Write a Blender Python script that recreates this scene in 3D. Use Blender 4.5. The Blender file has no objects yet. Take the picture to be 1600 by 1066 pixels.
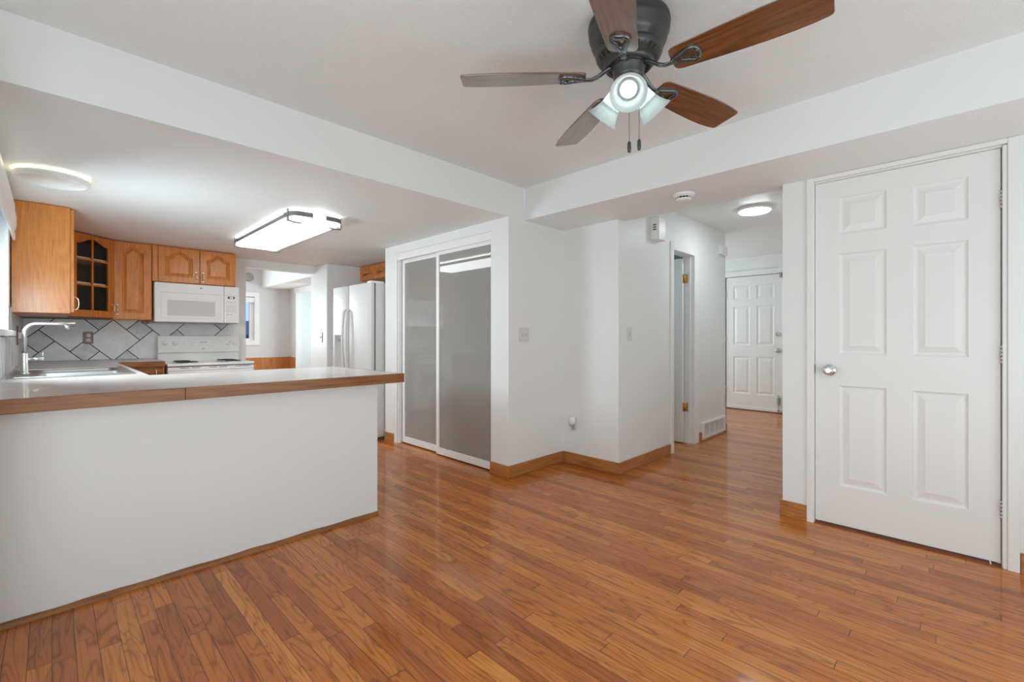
import bpy, bmesh, math, random
from mathutils import Vector, Matrix
S = bpy.context.scene
C = S.collection
PI = math.pi
R = math.radians
random.seed(4)

# ------------------------------------------------------------------ camera
cd = bpy.data.cameras.new('camera'); cam = bpy.data.objects.new('camera', cd); C.objects.link(cam)
cd.sensor_width = 36.0; cd.lens = 707.84/1600*36
cd.shift_y = -(533-526.26)/1600
cd.clip_start = 0.02
cam.location = (0, 0, 1.10); cam.rotation_euler = (PI/2, 0, R(44.564)-PI/2)
S.camera = cam

# ------------------------------------------------------------------ world, exposure
S.view_settings.view_transform = 'Standard'; S.view_settings.look = 'None'
S.view_settings.gamma = 1; S.view_settings.exposure = 0.70
S.view_settings.use_curve_mapping = False
w = bpy.data.worlds.new('sky'); S.world = w; w.use_nodes = True
bg = w.node_tree.nodes['Background']; bg.inputs[0].default_value = (0.36, 0.58, 0.92, 1); bg.inputs[1].default_value = 0.85

# ------------------------------------------------------------------ area lamps for window daylight, with unseen fill lamps added
def area(name, loc, rot, sx, sy, power, col=(1, 1, 1), spread=180):
    l = bpy.data.lights.new(name, 'AREA'); l.shape = 'RECTANGLE'; l.size = sx; l.size_y = sy
    l.energy = power; l.color = col; l.spread = R(spread)
    o = bpy.data.objects.new(name, l); C.objects.link(o); o.location = loc; o.rotation_euler = rot
    return o
def point(name, loc, power, rad=0.05, col=(1, 1, 1)):
    l = bpy.data.lights.new(name, 'POINT'); l.energy = power; l.shadow_soft_size = rad; l.color = col
    o = bpy.data.objects.new(name, l); C.objects.link(o); o.location = loc
    return o
DAY = (0.80, 0.965, 1.035)
area('fill_west', (-0.97, 0.25, 1.0), (0, R(-118), 0), 1.9, 2.2, 34, DAY)         # lamp added indoors at the patio door, aimed up to lift the ceiling
area('fill_south', (1.2, -1.47, 1.15), (R(118), 0, 0), 2.6, 1.9, 27, DAY)           # lamp added inside the south window, tilted up to brighten the ceiling
area('daylight_sink', (-0.17, 3.60, 1.47), (0, R(-72), 0), 0.66, 0.78, 4, DAY, 112)      # window over the sink, high sky
area('fill_sink_low', (-0.175, 3.60, 1.32), (0, R(-80), R(25)), 0.36, 0.78, 10, DAY)   # window over the sink, extra lamp added to fill the kitchen
area('fill_bath', (4.0, 3.28, 1.5), (R(-90), 0, 0), 0.6, 0.6, 3, DAY)               # unseen lamp added in the bathroom to brighten the open door slab
area('fill_den', (1.0, 8.74, 1.4), (R(-90), 0, 0), 1.6, 0.9, 40, DAY)               # unseen lamp at the den's far wall, no window built there
area('fill_side_room', (4.07, 7.6, 1.3), (0, R(90), 0), 1.2, 1.2, 22, DAY)          # unseen lamp added beyond the den to brighten its doorway
area('fill_foyer', (6.4, 3.9, 1.4), (R(-90), 0, 0), 1.0, 1.2, 14, DAY)              # unseen fill lamp added in the foyer, round the corner
S.cycles.max_bounces = 16; S.cycles.caustics_reflective = False; S.cycles.diffuse_bounces = 10

# ------------------------------------------------------------------ materials
def srgb(r, g, b):
    f = lambda c: (c/12.92 if c <= 0.04045 else ((c+0.055)/1.055)**2.4)
    return (f(r/255), f(g/255), f(b/255), 1)
def mat(name, col, rough=0.5, metal=0, spec=0.5, coat=0, emit=None, es=0):
    m = bpy.data.materials.new(name); m.use_nodes = True
    b = m.node_tree.nodes['Principled BSDF']
    b.inputs['Base Color'].default_value = col; b.inputs['Roughness'].default_value = rough
    b.inputs['Metallic'].default_value = metal; b.inputs['Specular IOR Level'].default_value = spec
    b.inputs['Coat Weight'].default_value = coat
    if emit: b.inputs['Emission Color'].default_value = emit; b.inputs['Emission Strength'].default_value = es
    return m
class G:
    """small node graph helper"""
    def __init__(s, m): s.m = m; s.t = m.node_tree; s.b = s.t.nodes['Principled BSDF']
    def n(s, typ, **kw):
        x = s.t.nodes.new(typ)
        for k, v in kw.items(): setattr(x, k, v)
        return x
    def l(s, a, b): s.t.links.new(a, b)
    def inp(s, sock, v):
        if isinstance(v, bpy.types.NodeSocket): s.l(v, sock)
        else: sock.default_value = v
    def math(s, op, a, b=0.0, c=None):
        x = s.n('ShaderNodeMath', operation=op); s.inp(x.inputs[0], a); s.inp(x.inputs[1], b)
        if c is not None: s.inp(x.inputs[2], c)
        return x.outputs[0]
    def obj(s): return s.n('ShaderNodeTexCoord').outputs['Object']
    def pos(s): return s.n('ShaderNodeNewGeometry').outputs['Position']
    def mapping(s, v, scale=(1, 1, 1), loc=(0, 0, 0), rot=(0, 0, 0)):
        x = s.n('ShaderNodeMapping'); s.l(v, x.inputs[0]); x.inputs['Scale'].default_value = scale
        x.inputs['Location'].default_value = loc; x.inputs['Rotation'].default_value = rot; return x.outputs[0]
    def noise(s, v, scale=5, detail=3, rough=0.5, dist=0):
        x = s.n('ShaderNodeTexNoise'); s.l(v, x.inputs['Vector']); x.inputs['Scale'].default_value = scale
        x.inputs['Detail'].default_value = detail; x.inputs['Roughness'].default_value = rough; x.inputs['Distortion'].default_value = dist
        return x.outputs['Fac']
    def ramp(s, f, stops, interp='LINEAR'):
        x = s.n('ShaderNodeValToRGB'); s.l(f, x.inputs[0]); e = x.color_ramp.elements; x.color_ramp.interpolation = interp
        while len(e) > 1: e.remove(e[-1])
        e[0].position, e[0].color = stops[0]
        for p, c in stops[1:]:
            q = e.new(p); q.color = c
        return x.outputs[0]
    def mix(s, fac, a, b, mode='MIX'):
        x = s.n('ShaderNodeMix', data_type='RGBA', blend_type=mode)
        s.inp(x.inputs[0], fac); s.inp(x.inputs[6], a); s.inp(x.inputs[7], b); return x.outputs[2]
    def bump(s, h, strength=0.2, dist=0.01):
        x = s.n('ShaderNodeBump'); s.l(h, x.inputs['Height']); x.inputs['Strength'].default_value = strength
        x.inputs['Distance'].default_value = dist; s.l(x.outputs[0], s.b.inputs['Normal']); return x
    def col(s, c): s.l(c, s.b.inputs['Base Color'])
def paint(name, col, rough, scale, strength, dist):
    m = mat(name, col, rough, spec=0.35); g = G(m)
    h = g.noise(g.pos(), scale, 3, 0.55); g.bump(h, strength, dist); return m

M = {}
M['wall'] = paint('wall_paint', (0.79, 0.805, 0.80, 1), 0.42, 55, 0.12, 0.004)
M['ceil'] = paint('ceiling_stipple', (0.82, 0.835, 0.83, 1), 0.9, 190, 0.7, 0.007)
M['ceil_k'] = paint('kitchen_ceiling', (0.80, 0.82, 0.81, 1), 0.6, 30, 0.25, 0.006)
M['trimw'] = paint('white_trim', (0.82, 0.82, 0.81, 1), 0.35, 30, 0.05, 0.002)
M['doorw'] = mat('door_white', (0.80, 0.80, 0.79, 1), 0.38); g = G(M['doorw'])
g.bump(g.noise(g.mapping(g.pos(), (60, 60, 4)), 3, 3), 0.08, 0.002)
M['pen'] = paint('peninsula_paint', (0.76, 0.77, 0.765, 1), 0.5, 60, 0.05, 0.002)
M['den'] = paint('den_wall', (0.66, 0.67, 0.66, 1), 0.6, 40, 0.05, 0.002)
M['teal'] = paint('bath_wall', (0.25, 0.40, 0.38, 1), 0.6, 40, 0.05, 0.002)
M['plasticw'] = mat('white_plastic', (0.80, 0.80, 0.78, 1), 0.35)
M['platew'] = mat('switch_plate_white', (0.66, 0.66, 0.645, 1), 0.3)
M['appl'] = mat('appliance_white', (0.82, 0.815, 0.80, 1), 0.22, coat=0.3)
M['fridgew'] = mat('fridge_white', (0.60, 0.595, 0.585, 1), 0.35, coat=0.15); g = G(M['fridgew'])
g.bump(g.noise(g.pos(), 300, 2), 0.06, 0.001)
M['grayp'] = mat('gray_plastic', (0.36, 0.36, 0.36, 1), 0.4)
M['seal'] = mat('dark_seal', (0.10, 0.10, 0.10, 1), 0.6)
M['black'] = mat('black', (0.012, 0.012, 0.012, 1), 0.35)
M['coil'] = mat('burner_coil', (0.03, 0.03, 0.03, 1), 0.55)
M['chrome'] = mat('chrome', (0.75, 0.75, 0.74, 1), 0.12, 1)
M['nickel'] = mat('satin_nickel', (0.58, 0.57, 0.55, 1), 0.30, 1)
M['steel'] = mat('stainless', (0.42, 0.41, 0.40, 1), 0.38, 1)
M['strap'] = mat('brushed_strap', (0.20, 0.20, 0.195, 1), 0.45, 0.6)
M['brass'] = mat('brass', (0.72, 0.47, 0.14, 1), 0.28, 1)
M['pull'] = mat('pull_metal', (0.78, 0.66, 0.45, 1), 0.25, 1)
M['fanmetal'] = mat('fan_pewter', (0.075, 0.075, 0.073, 1), 0.36, 0.5)
M['ironm'] = mat('blade_iron', (0.14, 0.145, 0.15, 1), 0.22, 0.8)
M['fob'] = mat('fob', (0.05, 0.05, 0.05, 1), 0.4)
M['mwglass'] = mat('microwave_window', (0.60, 0.60, 0.59, 1), 0.15)
M['shelf'] = mat('shelf_edge', (0.74, 0.62, 0.46, 1), 0.5)
M['cabin'] = mat('cabinet_inside', (0.13, 0.085, 0.06, 1), 0.6)
M['frost'] = mat('grey_back_painted_glass', (0.30, 0.295, 0.28, 1), 0.02, spec=0.65, coat=0.35)
g = G(M['frost']); M['frost'].node_tree.nodes['Principled BSDF'].inputs['Coat Roughness'].default_value = 0.01
g.bump(g.noise(g.mapping(g.pos(), (1, 1, 0.6)), 3.0, 1), 0.10, 0.004)
def emis(name, col, st):
    m = mat(name, (0.9, 0.9, 0.88, 1), 0.4, emit=(*col, 1), es=st); return m
M['bulb'] = emis('bulb_glow', (0.90, 0.98, 1.0), 3.6)
M['panel'] = emis('diffuser_glow', (0.93, 0.98, 0.97), 4.2)
M['halo'] = emis('halo_glow', (1.0, 0.84, 0.58), 3.0)
M['led'] = emis('led_glow', (0.86, 0.97, 1.0), 24)
M['disp'] = emis('display_digits', (0.7, 0.85, 0.8), 0.5)
# frosted lamp shade: translucent glass
m = bpy.data.materials.new('lamp_shade_glass'); m.use_nodes = True; t = m.node_tree; b = t.nodes['Principled BSDF']
b.inputs['Base Color'].default_value = (0.78, 0.83, 0.82, 1); b.inputs['Roughness'].default_value = 0.3
tr = t.nodes.new('ShaderNodeBsdfTranslucent'); tr.inputs[0].default_value = (0.80, 0.88, 0.87, 1)
mx = t.nodes.new('ShaderNodeMixShader'); mx.inputs[0].default_value = 0.55
t.links.new(b.outputs[0], mx.inputs[1]); t.links.new(tr.outputs[0], mx.inputs[2]); t.links.new(mx.outputs[0], t.nodes['Material Output'].inputs[0])
M['shade'] = m
# clear thin glass
m = bpy.data.materials.new('thin_glass'); m.use_nodes = True; t = m.node_tree
gl = t.nodes.new('ShaderNodeBsdfGlossy'); gl.inputs['Roughness'].default_value = 0.03
tp = t.nodes.new('ShaderNodeBsdfTransparent'); fr = t.nodes.new('ShaderNodeFresnel'); fr.inputs[0].default_value = 1.25
mx = t.nodes.new('ShaderNodeMixShader'); t.links.new(fr.outputs[0], mx.inputs[0]); t.links.new(tp.outputs[0], mx.inputs[1]); t.links.new(gl.outputs[0], mx.inputs[2])
t.links.new(mx.outputs[0], t.nodes['Material Output'].inputs[0]); M['glass'] = m

def wood(name, c0, c1, c2, axis=2, rough=0.35, coat=0.2, fine=1.0, var=0.0):
    """straight oak-like grain running along the axis (0 x, 1 y, 2 z)"""
    m = mat(name, c1, rough, coat=coat); g = G(m)
    m.node_tree.nodes['Principled BSDF'].inputs['Coat Roughness'].default_value = 0.18
    if 'blade' in name: m.node_tree.nodes['Principled BSDF'].inputs['Coat IOR'].default_value = 1.9
    v = g.obj() if var == 0 else g.pos()
    sc = [42*fine]*3; sc[axis] = 1.6*fine
    warp = [4.2*fine]*3; warp[axis] = 0.55*fine
    n1 = g.noise(g.mapping(v, tuple(warp)), 1.0, 2, 0.5, 0.4)
    rings = g.math('FRACT', g.math('MULTIPLY', n1, 14.0))
    tri = g.math('ABSOLUTE', g.math('SUBTRACT', rings, 0.5))
    n2 = g.noise(g.mapping(v, tuple(sc)), 3.0, 3, 0.6)
    f = g.math('ADD', g.math('MULTIPLY', tri, 0.34), g.math('MULTIPLY', n2, 0.85))
    g.col(g.ramp(f, [(0.22, c0), (0.50, c1), (0.85, c2)]))
    g.bump(n2, 0.08, 0.002); return m
M['oak'] = wood('golden_oak', srgb(170, 98, 36), srgb(206, 128, 54), srgb(222, 150, 76))
M['oakx'] = wood('golden_oak_edge', srgb(96, 54, 18), srgb(138, 84, 32), srgb(162, 106, 46), 0)
M['oaky'] = wood('golden_oak_edge_side', srgb(96, 54, 18), srgb(138, 84, 32), srgb(162, 106, 46), 1)
M['basex'] = wood('oak_baseboard', srgb(120, 70, 30), srgb(172, 112, 58), srgb(196, 140, 84), 0)
M['basey'] = wood('oak_baseboard_side', srgb(120, 70, 30), srgb(172, 112, 58), srgb(196, 140, 84), 1)
M['oakdk'] = wood('oak_glass_door', srgb(160, 84, 20), srgb(196, 112, 32), srgb(208, 132, 50))
M['plate'] = wood('wood_plate', srgb(92, 54, 26), srgb(132, 84, 46), srgb(150, 102, 62))
M['wains'] = wood('wainscot_wood', srgb(130, 74, 30), srgb(182, 114, 58), srgb(200, 138, 80))
M['blade'] = wood('walnut_blade', srgb(44, 25, 16), srgb(98, 57, 30), srgb(136, 84, 46), 0, 0.34, 1.0)

# strip floor, boards along Y
m = mat('oak_strip_floor', srgb(150, 88, 48), 0.36, spec=0.22, coat=0.45); M['floor'] = m; g = G(m)
m.node_tree.nodes['Principled BSDF'].inputs['Coat Roughness'].default_value = 0.08
sp = g.n('ShaderNodeSeparateXYZ'); g.l(g.pos(), sp.inputs[0]); x, y = sp.outputs[0], sp.outputs[1]
bw = 0.0585
u = g.math('DIVIDE', x, bw); i = g.math('FLOOR', u); fu = g.math('FRACT', u)
wn = g.n('ShaderNodeTexWhiteNoise', noise_dimensions='1D'); g.l(i, wn.inputs['W'])
off = g.math('MULTIPLY', wn.outputs['Value'], 7.0)
ln = g.math('ADD', g.math('MULTIPLY', wn.outputs['Value'], 0.5), 0.75)
v = g.math('DIVIDE', g.math('ADD', y, off), ln); j = g.math('FLOOR', v); fv = g.math('FRACT', v)
cb = g.n('ShaderNodeCombineXYZ'); g.l(i, cb.inputs[0]); g.l(j, cb.inputs[1])
wn2 = g.n('ShaderNodeTexWhiteNoise', noise_dimensions='2D'); g.l(cb.outputs[0], wn2.inputs['Vector'])
rnd = wn2.outputs['Value']
# per board shifted grain coordinates
cg = g.n('ShaderNodeCombineXYZ'); g.l(x, cg.inputs[0]); g.l(g.math('ADD', y, g.math('MULTIPLY', rnd, 31.0)), cg.inputs[1]); g.l(g.math('MULTIPLY', rnd, 57.0), cg.inputs[2])
gv = cg.outputs[0]
n1 = g.noise(g.mapping(gv, (9, 1.0, 1)), 1.3, 2, 0.5, 0.6)
rings = g.math('ABSOLUTE', g.math('SUBTRACT', g.math('FRACT', g.math('MULTIPLY', n1, 11.0)), 0.5))
n2 = g.noise(g.mapping(gv, (150, 4, 1)), 1.0, 3, 0.6)
big = g.noise(g.pos(), 0.9, 2)
tone = g.math('ADD', rnd, g.math('MULTIPLY', g.math('SUBTRACT', big, 0.5), 0.7))
tone = g.math('ADD', tone, g.math('MULTIPLY', g.math('SUBTRACT', n1, 0.5), 0.7))
colr = g.ramp(tone, [(0.0, srgb(164, 90, 33)), (0.35, srgb(188, 108, 40)), (0.75, srgb(204, 124, 48)), (1.0, srgb(212, 135, 58))])
ringd = g.ramp(rings, [(0.0, (0.42, 0.38, 0.36, 1)), (0.10, (0.78, 0.75, 0.73, 1)), (0.25, (1, 1, 1, 1))])
colr = g.mix(0.8, colr, ringd, 'MULTIPLY')
pored = g.ramp(n2, [(0.32, (0.62, 0.58, 0.55, 1)), (0.48, (1, 1, 1, 1)), (0.75, (1.08, 1.08, 1.08, 1))])
colr = g.mix(0.85, colr, pored, 'MULTIPLY')
wn3 = g.n('ShaderNodeTexWhiteNoise', noise_dimensions='2D'); g.l(g.mapping(cb.outputs[0], (1, 1, 1), (17.3, 5.1, 0)), wn3.inputs['Vector'])
colr = g.mix(g.math('MULTIPLY', wn3.outputs['Value'], 0.30), colr, srgb(168, 92, 46), 'MIX')
# seams
eu = g.math('MINIMUM', fu, g.math('SUBTRACT', 1.0, fu)); ev = g.math('MULTIPLY', g.math('MINIMUM', fv, g.math('SUBTRACT', 1.0, fv)), 12.0)
e = g.math('MINIMUM', eu, ev); seam = g.math('LESS_THAN', e, 0.018)
colr = g.mix(g.math('MULTIPLY', seam, 0.75), colr, srgb(40, 18, 10))
g.col(colr)
hb = g.math('ADD', g.math('MULTIPLY', n2, 0.2), g.math('MULTIPLY', g.math('SUBTRACT', 1.0, seam), 0.5))
hb = g.math('ADD', hb, g.math('MULTIPLY', g.noise(g.mapping(g.pos(), (14, 2, 1)), 1.0, 2), 1.2))
g.bump(hb, 0.10, 0.004)
g.l(g.math('ADD', 0.26, g.math('MULTIPLY', n2, 0.22)), g.b.inputs['Roughness'])

# counter laminate: pale streaky stone look
m = mat('counter_laminate', srgb(205, 200, 196), 0.30, coat=0.15); M['lam'] = m; g = G(m)
vv = g.mapping(g.pos(), (1.8, 13, 1), rot=(0, 0, R(10)))
n = g.noise(vv, 2.0, 5, 0.6, 1.2); nn = g.noise(g.mapping(g.pos(), (2, 16, 1), rot=(0, 0, R(6))), 2.0, 4, 0.6, 0.4)
f = g.math('ADD', g.math('MULTIPLY', n, 0.6), g.math('MULTIPLY', nn, 0.4))
g.col(g.ramp(f, [(0.30, srgb(120, 106, 106)), (0.40, srgb(172, 160, 157)), (0.47, srgb(204, 196, 191)), (0.62, srgb(196, 186, 182)), (0.8, srgb(216, 210, 205))]))
# tiles
def tile_mat(name, c0, c1):
    m = mat(name, c0, 0.35); g = G(m); n = g.noise(g.pos(), 12, 5, 0.6)
    g.col(g.ramp(n, [(0.3, c0), (0.7, c1)])); return m
M['tileA'] = tile_mat('tile_pale', srgb(222, 223, 224), srgb(238, 238, 238))
M['tileB'] = tile_mat('tile_grey', srgb(186, 189, 192), srgb(228, 229, 230))
M['grout'] = mat('dark_grout', (0.035, 0.032, 0.03, 1), 0.8)

# ------------------------------------------------------------------ mesh builder
class MB:
    def __init__(s): s.v = []; s.f = []; s.mi = []; s.sm = []; s.M = Matrix.Identity(4)
    def add(s, vs, fs, mi=0, smooth=False):
        o = len(s.v); s.v += [s.M @ Vector(p) for p in vs]
        for f in fs: s.f.append([a+o for a in f]); s.mi.append(mi); s.sm.append(smooth)
        return s
    def box(s, x0, y0, z0, x1, y1, z1, mi=0):
        x0, x1 = sorted((x0, x1)); y0, y1 = sorted((y0, y1)); z0, z1 = sorted((z0, z1))
        vs = [(x, y, z) for z in (z0, z1) for y in (y0, y1) for x in (x0, x1)]
        return s.add(vs, [(0, 2, 3, 1), (4, 5, 7, 6), (0, 1, 5, 4), (2, 6, 7, 3), (0, 4, 6, 2), (1, 3, 7, 5)], mi)
    def prism(s, poly, z0, z1, mi=0, smooth=False):
        n = len(poly)
        vs = [(p[0], p[1], z0) for p in poly]+[(p[0], p[1], z1) for p in poly]
        s.add(vs, [tuple(range(n))[::-1], tuple(range(n, 2*n))], mi)
        o = len(s.v)-2*n
        for k in range(n): s.f.append([o+k, o+(k+1) % n, o+n+(k+1) % n, o+n+k]); s.mi.append(mi); s.sm.append(smooth)
        return s
    def loft(s, rings, mi=0, smooth=True, caps=(True, True), closed=True):
        n = len(rings[0]); vs = [p for r in rings for p in r]; fs = []
        for a in range(len(rings)-1):
            for k in range(n if closed else n-1):
                b = (k+1) % n
                fs.append((a*n+k, a*n+b, (a+1)*n+b, (a+1)*n+k))
        s.add(vs, fs, mi, smooth)
        o = len(s.v)-len(vs)
        if caps[0]: s.f.append([o+k for k in range(n)][::-1]); s.mi.append(mi); s.sm.append(False)
        if caps[1]: s.f.append([o+(len(rings)-1)*n+k for k in range(n)]); s.mi.append(mi); s.sm.append(False)
        return s
    def lathe(s, prof, loc=(0, 0, 0), axis=(0, 0, 1), n=32, mi=0, caps=(True, True), smooth=True):
        q = Vector((0, 0, 1)).rotation_difference(Vector(axis).normalized()).to_matrix()
        L = Vector(loc)
        rings = [[L+q @ Vector((r*math.cos(2*PI*k/n), r*math.sin(2*PI*k/n), z)) for k in range(n)] for r, z in prof]
        return s.loft(rings, mi, smooth, caps)
    def cyl(s, p0, p1, r, n=16, mi=0, r1=None):
        p0, p1 = Vector(p0), Vector(p1); d = p1-p0
        return s.lathe([(r, 0), (r if r1 is None else r1, d.length)], p0, d, n, mi)
    def tube(s, pts, r, n=10, mi=0, closed=False):
        pts = [Vector(p) for p in pts]; rings = []; N = len(pts)
        rr = r if isinstance(r, (list, tuple)) else [r]*N
        up = None
        for k in range(N):
            a = pts[k-1] if (k > 0 or closed) else pts[k]; b = pts[(k+1) % N] if (k < N-1 or closed) else pts[k]
            d = (b-a).normalized()
            if up is None:
                up = Vector((0, 0, 1)) if abs(d.z) < 0.9 else Vector((1, 0, 0))
            sx = d.cross(up)
            if sx.length < 1e-5: sx = d.orthogonal()
            sx.normalize(); up2 = sx.cross(d).normalized(); up = up2
            rings.append([pts[k]+sx*(rr[k]*math.cos(2*PI*q/n))+up2*(rr[k]*math.sin(2*PI*q/n)) for q in range(n)])
        if closed: rings.append(rings[0])
        return s.loft(rings, mi, True, (not closed, not closed))
    def build(s, name, mats, parent=None, bevel=0, seg=2, kind=None):
        me = bpy.data.meshes.new(name)
        off = Vector(parent_loc(parent)) if parent else Vector((0, 0, 0))
        me.from_pydata([tuple(p-off) for p in s.v], [], s.f)
        for mm in (mats if isinstance(mats, (list, tuple)) else [mats]): me.materials.append(M[mm] if isinstance(mm, str) else mm)
        for p, mi, sm in zip(me.polygons, s.mi, s.sm): p.material_index = mi; p.use_smooth = sm
        bm = bmesh.new(); bm.from_mesh(me); bmesh.ops.recalc_face_normals(bm, faces=bm.faces); bm.to_mesh(me); bm.free()
        o = bpy.data.objects.new(name, me); C.objects.link(o)
        if parent: o.parent = parent
        if bevel:
            b = o.modifiers.new('bevel', 'BEVEL'); b.width = bevel; b.segments = seg; b.limit_method = 'ANGLE'; b.angle_limit = R(40)
        if kind: o['kind'] = kind
        return o
def parent_loc(p):
    v = Vector((0, 0, 0))
    while p is not None: v = v+p.location; p = p.parent
    return v
def tag(o, label, cat=None, group=None, kind=None):
    o['label'] = label
    if cat: o['category'] = cat
    if group: o['group'] = group
    if kind: o['kind'] = kind
    return o
def thing(name, label, cat, loc, group=None, kind=None):
    o = bpy.data.objects.new(name, None); C.objects.link(o); o.location = loc; o.empty_display_size = 0.05
    return tag(o, label, cat, group, kind)
def boxes(name, m, bs, parent=None, bevel=0):
    mb = MB()
    for b in bs: mb.box(*b)
    return mb.build(name, m, parent, bevel)
def struct(name, m, bs, label, cat, bevel=0):
    return tag(boxes(name, m, bs, None, bevel), label, cat, kind='structure')

# ------------------------------------------------------------------ levels
ZC, ZK, ZH = 2.295, 2.037, 2.292      # dining ceiling, kitchen ceiling / soffit, hall ceiling
XR = 3.165                            # wall with the closet door

# ------------------------------------------------------------------ setting
struct('floor', 'floor', [(-1.2, -1.7, -0.1, 9.0, 10.0, 0)], 'glossy red-brown oak strip floor running through all the rooms', 'floor')
struct('ceiling', 'ceil', [(-1.2, -1.7, ZC, 2.70, 2.49, ZC+0.1)], 'stippled white dining room ceiling carrying the fan', 'ceiling')
struct('ceiling', 'ceil_k', [(-0.4, 2.60, ZK, 3.4, 6.30, ZK+0.1)], 'lower smooth white kitchen ceiling over the counters', 'ceiling')
struct('ceiling', 'wall', [(3.262, 0.3, ZH, 9.0, 5.0, ZH+0.1)], 'white hallway ceiling carrying a round lit lamp', 'ceiling')
struct('ceiling', 'wall', [(-0.4, 6.24, 2.30, 4.2, 9.2, 2.40)], 'white ceiling of the far den seen past the range', 'ceiling')
struct('wall_kitchen_header', 'wall', [(-1.2, 2.49, ZK, 2.49, 2.60, 2.45)], 'long white header dropping between dining ceiling and kitchen ceiling', 'wall')
struct('wall_hall_soffit', 'wall', [(2.671, -1.7, ZK, 3.262, 2.489, 2.45)], 'white dropped beam over the hallway mouth and closet door', 'wall')
# closet block between kitchen and dining room
struct('wall_closet', 'wall', [(2.49, 2.49, 0, 2.505, 2.692, ZK), (2.505, 2.60, 0, 2.60, 2.65, ZK),
       (2.49, 4.155, 0, 2.60, 4.345, ZK), (2.49, 2.692, 1.955, 2.60, 4.155, ZK), (2.60, 4.245, 0, 3.30, 4.345, ZK), (2.505, 2.60, 1.955, 2.60, 2.692, ZK)],
       'white wall framing the mirrored grey sliding closet doors', 'wall')
struct('wall_return', 'wall', [(2.505, 2.49, 0, 3.262, 2.60, ZK), (2.49, 2.492, ZK, 2.671, 2.60, 2.45)], 'white return wall with the double light switch', 'wall')
struct('wall_closet_back', 'wall', [(3.262, 2.04, 0, 3.38, 5.85, ZK)], 'white wall behind the closet and refrigerator', 'wall')
struct('wall_corner', 'wall', [(3.17, 1.93, 0, 3.262, 2.4899, ZK)], 'white wall end with the plug-in device low down', 'wall')
HX0, HX1 = 4.13, 4.60
struct('wall_hall', 'wall', [(3.262, 1.93, 0, HX0-0.02, 2.04, ZH), (HX1+0.02, 1.93, 0, 5.50, 2.04, ZH), (HX0-0.02, 1.93, 1.94, HX1+0.02, 2.04, ZH), (5.40, 2.04, 0, 5.50, 4.0, ZH)],
       'white left hallway wall with doorway, chime and return-air grille', 'wall')
struct('wall_entry', 'wall', [(7.33, 0.3, 0, 7.43, 1.75, ZH), (7.33, 2.59, 0, 7.43, 4.1, ZH), (7.33, 1.75, 2.02, 7.43, 2.59, ZH), (7.431, 1.6, 0, 7.45, 2.7, ZH), (5.5, 4.0, 0, 7.33, 4.1, ZH)],  # thin panel behind the door added to hide sky leaking past it
       'white wall at the hallway end holding the entry door', 'wall')
struct('wall_hall_right', 'wall', [(3.262, 0.672, 0, 7.33, 0.772, ZH)], 'white right hallway wall', 'wall')
struct('wall_right', 'wall', [(XR, 0.625, 0, 3.262, 0.772, ZK), (XR, -1.7, 0, 3.262, -0.165, ZK), (XR, -0.165, 2.012, 3.262, 0.625, ZK)],
       'white wall around the six-panel closet door at right', 'wall')
struct('wall_closet_interior', 'wall', [(3.9, -0.5, 0, 4.0, 0.66, 2.3)], 'closet back wall behind the right door', 'wall')
struct('wall_bath', 'teal', [(3.40, 3.3, 0, 5.38, 3.4, ZH), (5.30, 2.05, 0, 5.38, 3.3, ZH)], 'teal bathroom wall behind the hallway door', 'wall')
struct('wall_back', 'wall', [(-0.32, 6.12, 0, 1.639, 6.24, ZK), (1.639, 6.12, 1.942, 2.459, 6.24, ZK)], 'white kitchen back wall with opening to the den', 'wall')
struct('wall_pillar', 'wall', [(2.459, 5.73, 0, 3.25, 6.25, ZK)], 'textured white wall end with a wooden switch plate beside the refrigerator', 'wall', 0.012)
struct('wall_left', 'wall', [(-0.32, 2.2, 0, -0.2, 3.18, ZK), (-0.32, 4.02, 0, -0.2, 6.12, ZK), (-0.32, 3.18, 0, -0.2, 4.02, 1.09), (-0.32, 3.18, 1.93, -0.2, 4.02, ZK)],
       'white kitchen left wall around the sink window', 'wall')
# rest of the dining room, behind the photographer
struct('wall_south', 'wall', [(-1.2, -1.7, 0, -0.2, -1.5, ZC), (2.6, -1.7, 0, XR, -1.5, ZC), (-0.2, -1.7, 0, 2.6, -1.5, 0.2), (-0.2, -1.7, 2.1, 2.6, -1.5, ZC)],
       'white dining wall with the wide south window', 'wall')
struct('wall_west', 'wall', [(-1.2, -1.5, 0, -1.0, -0.85, ZC), (-1.2, 1.35, 0, -1.0, 2.6, ZC), (-1.2, -0.85, 2.05, -1.0, 1.35, ZC), (-1.2, 2.49, 0, -0.2, 2.6, ZK)],
       'white dining wall with the patio door', 'wall')
struct('sky_block_south', 'trimw', [(-0.2, -1.62, 0.2, 2.6, -1.58, 2.1)], 'unseen white panel shutting sky light out of the south window', 'window')  # added to keep blue sky light out of the dining room
struct('sky_block_west', 'trimw', [(-1.12, -0.85, 0, -1.08, 1.35, 2.05)], 'unseen white panel shutting sky light out of the patio door', 'window')  # light blocker added in the west opening, out of view
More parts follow.
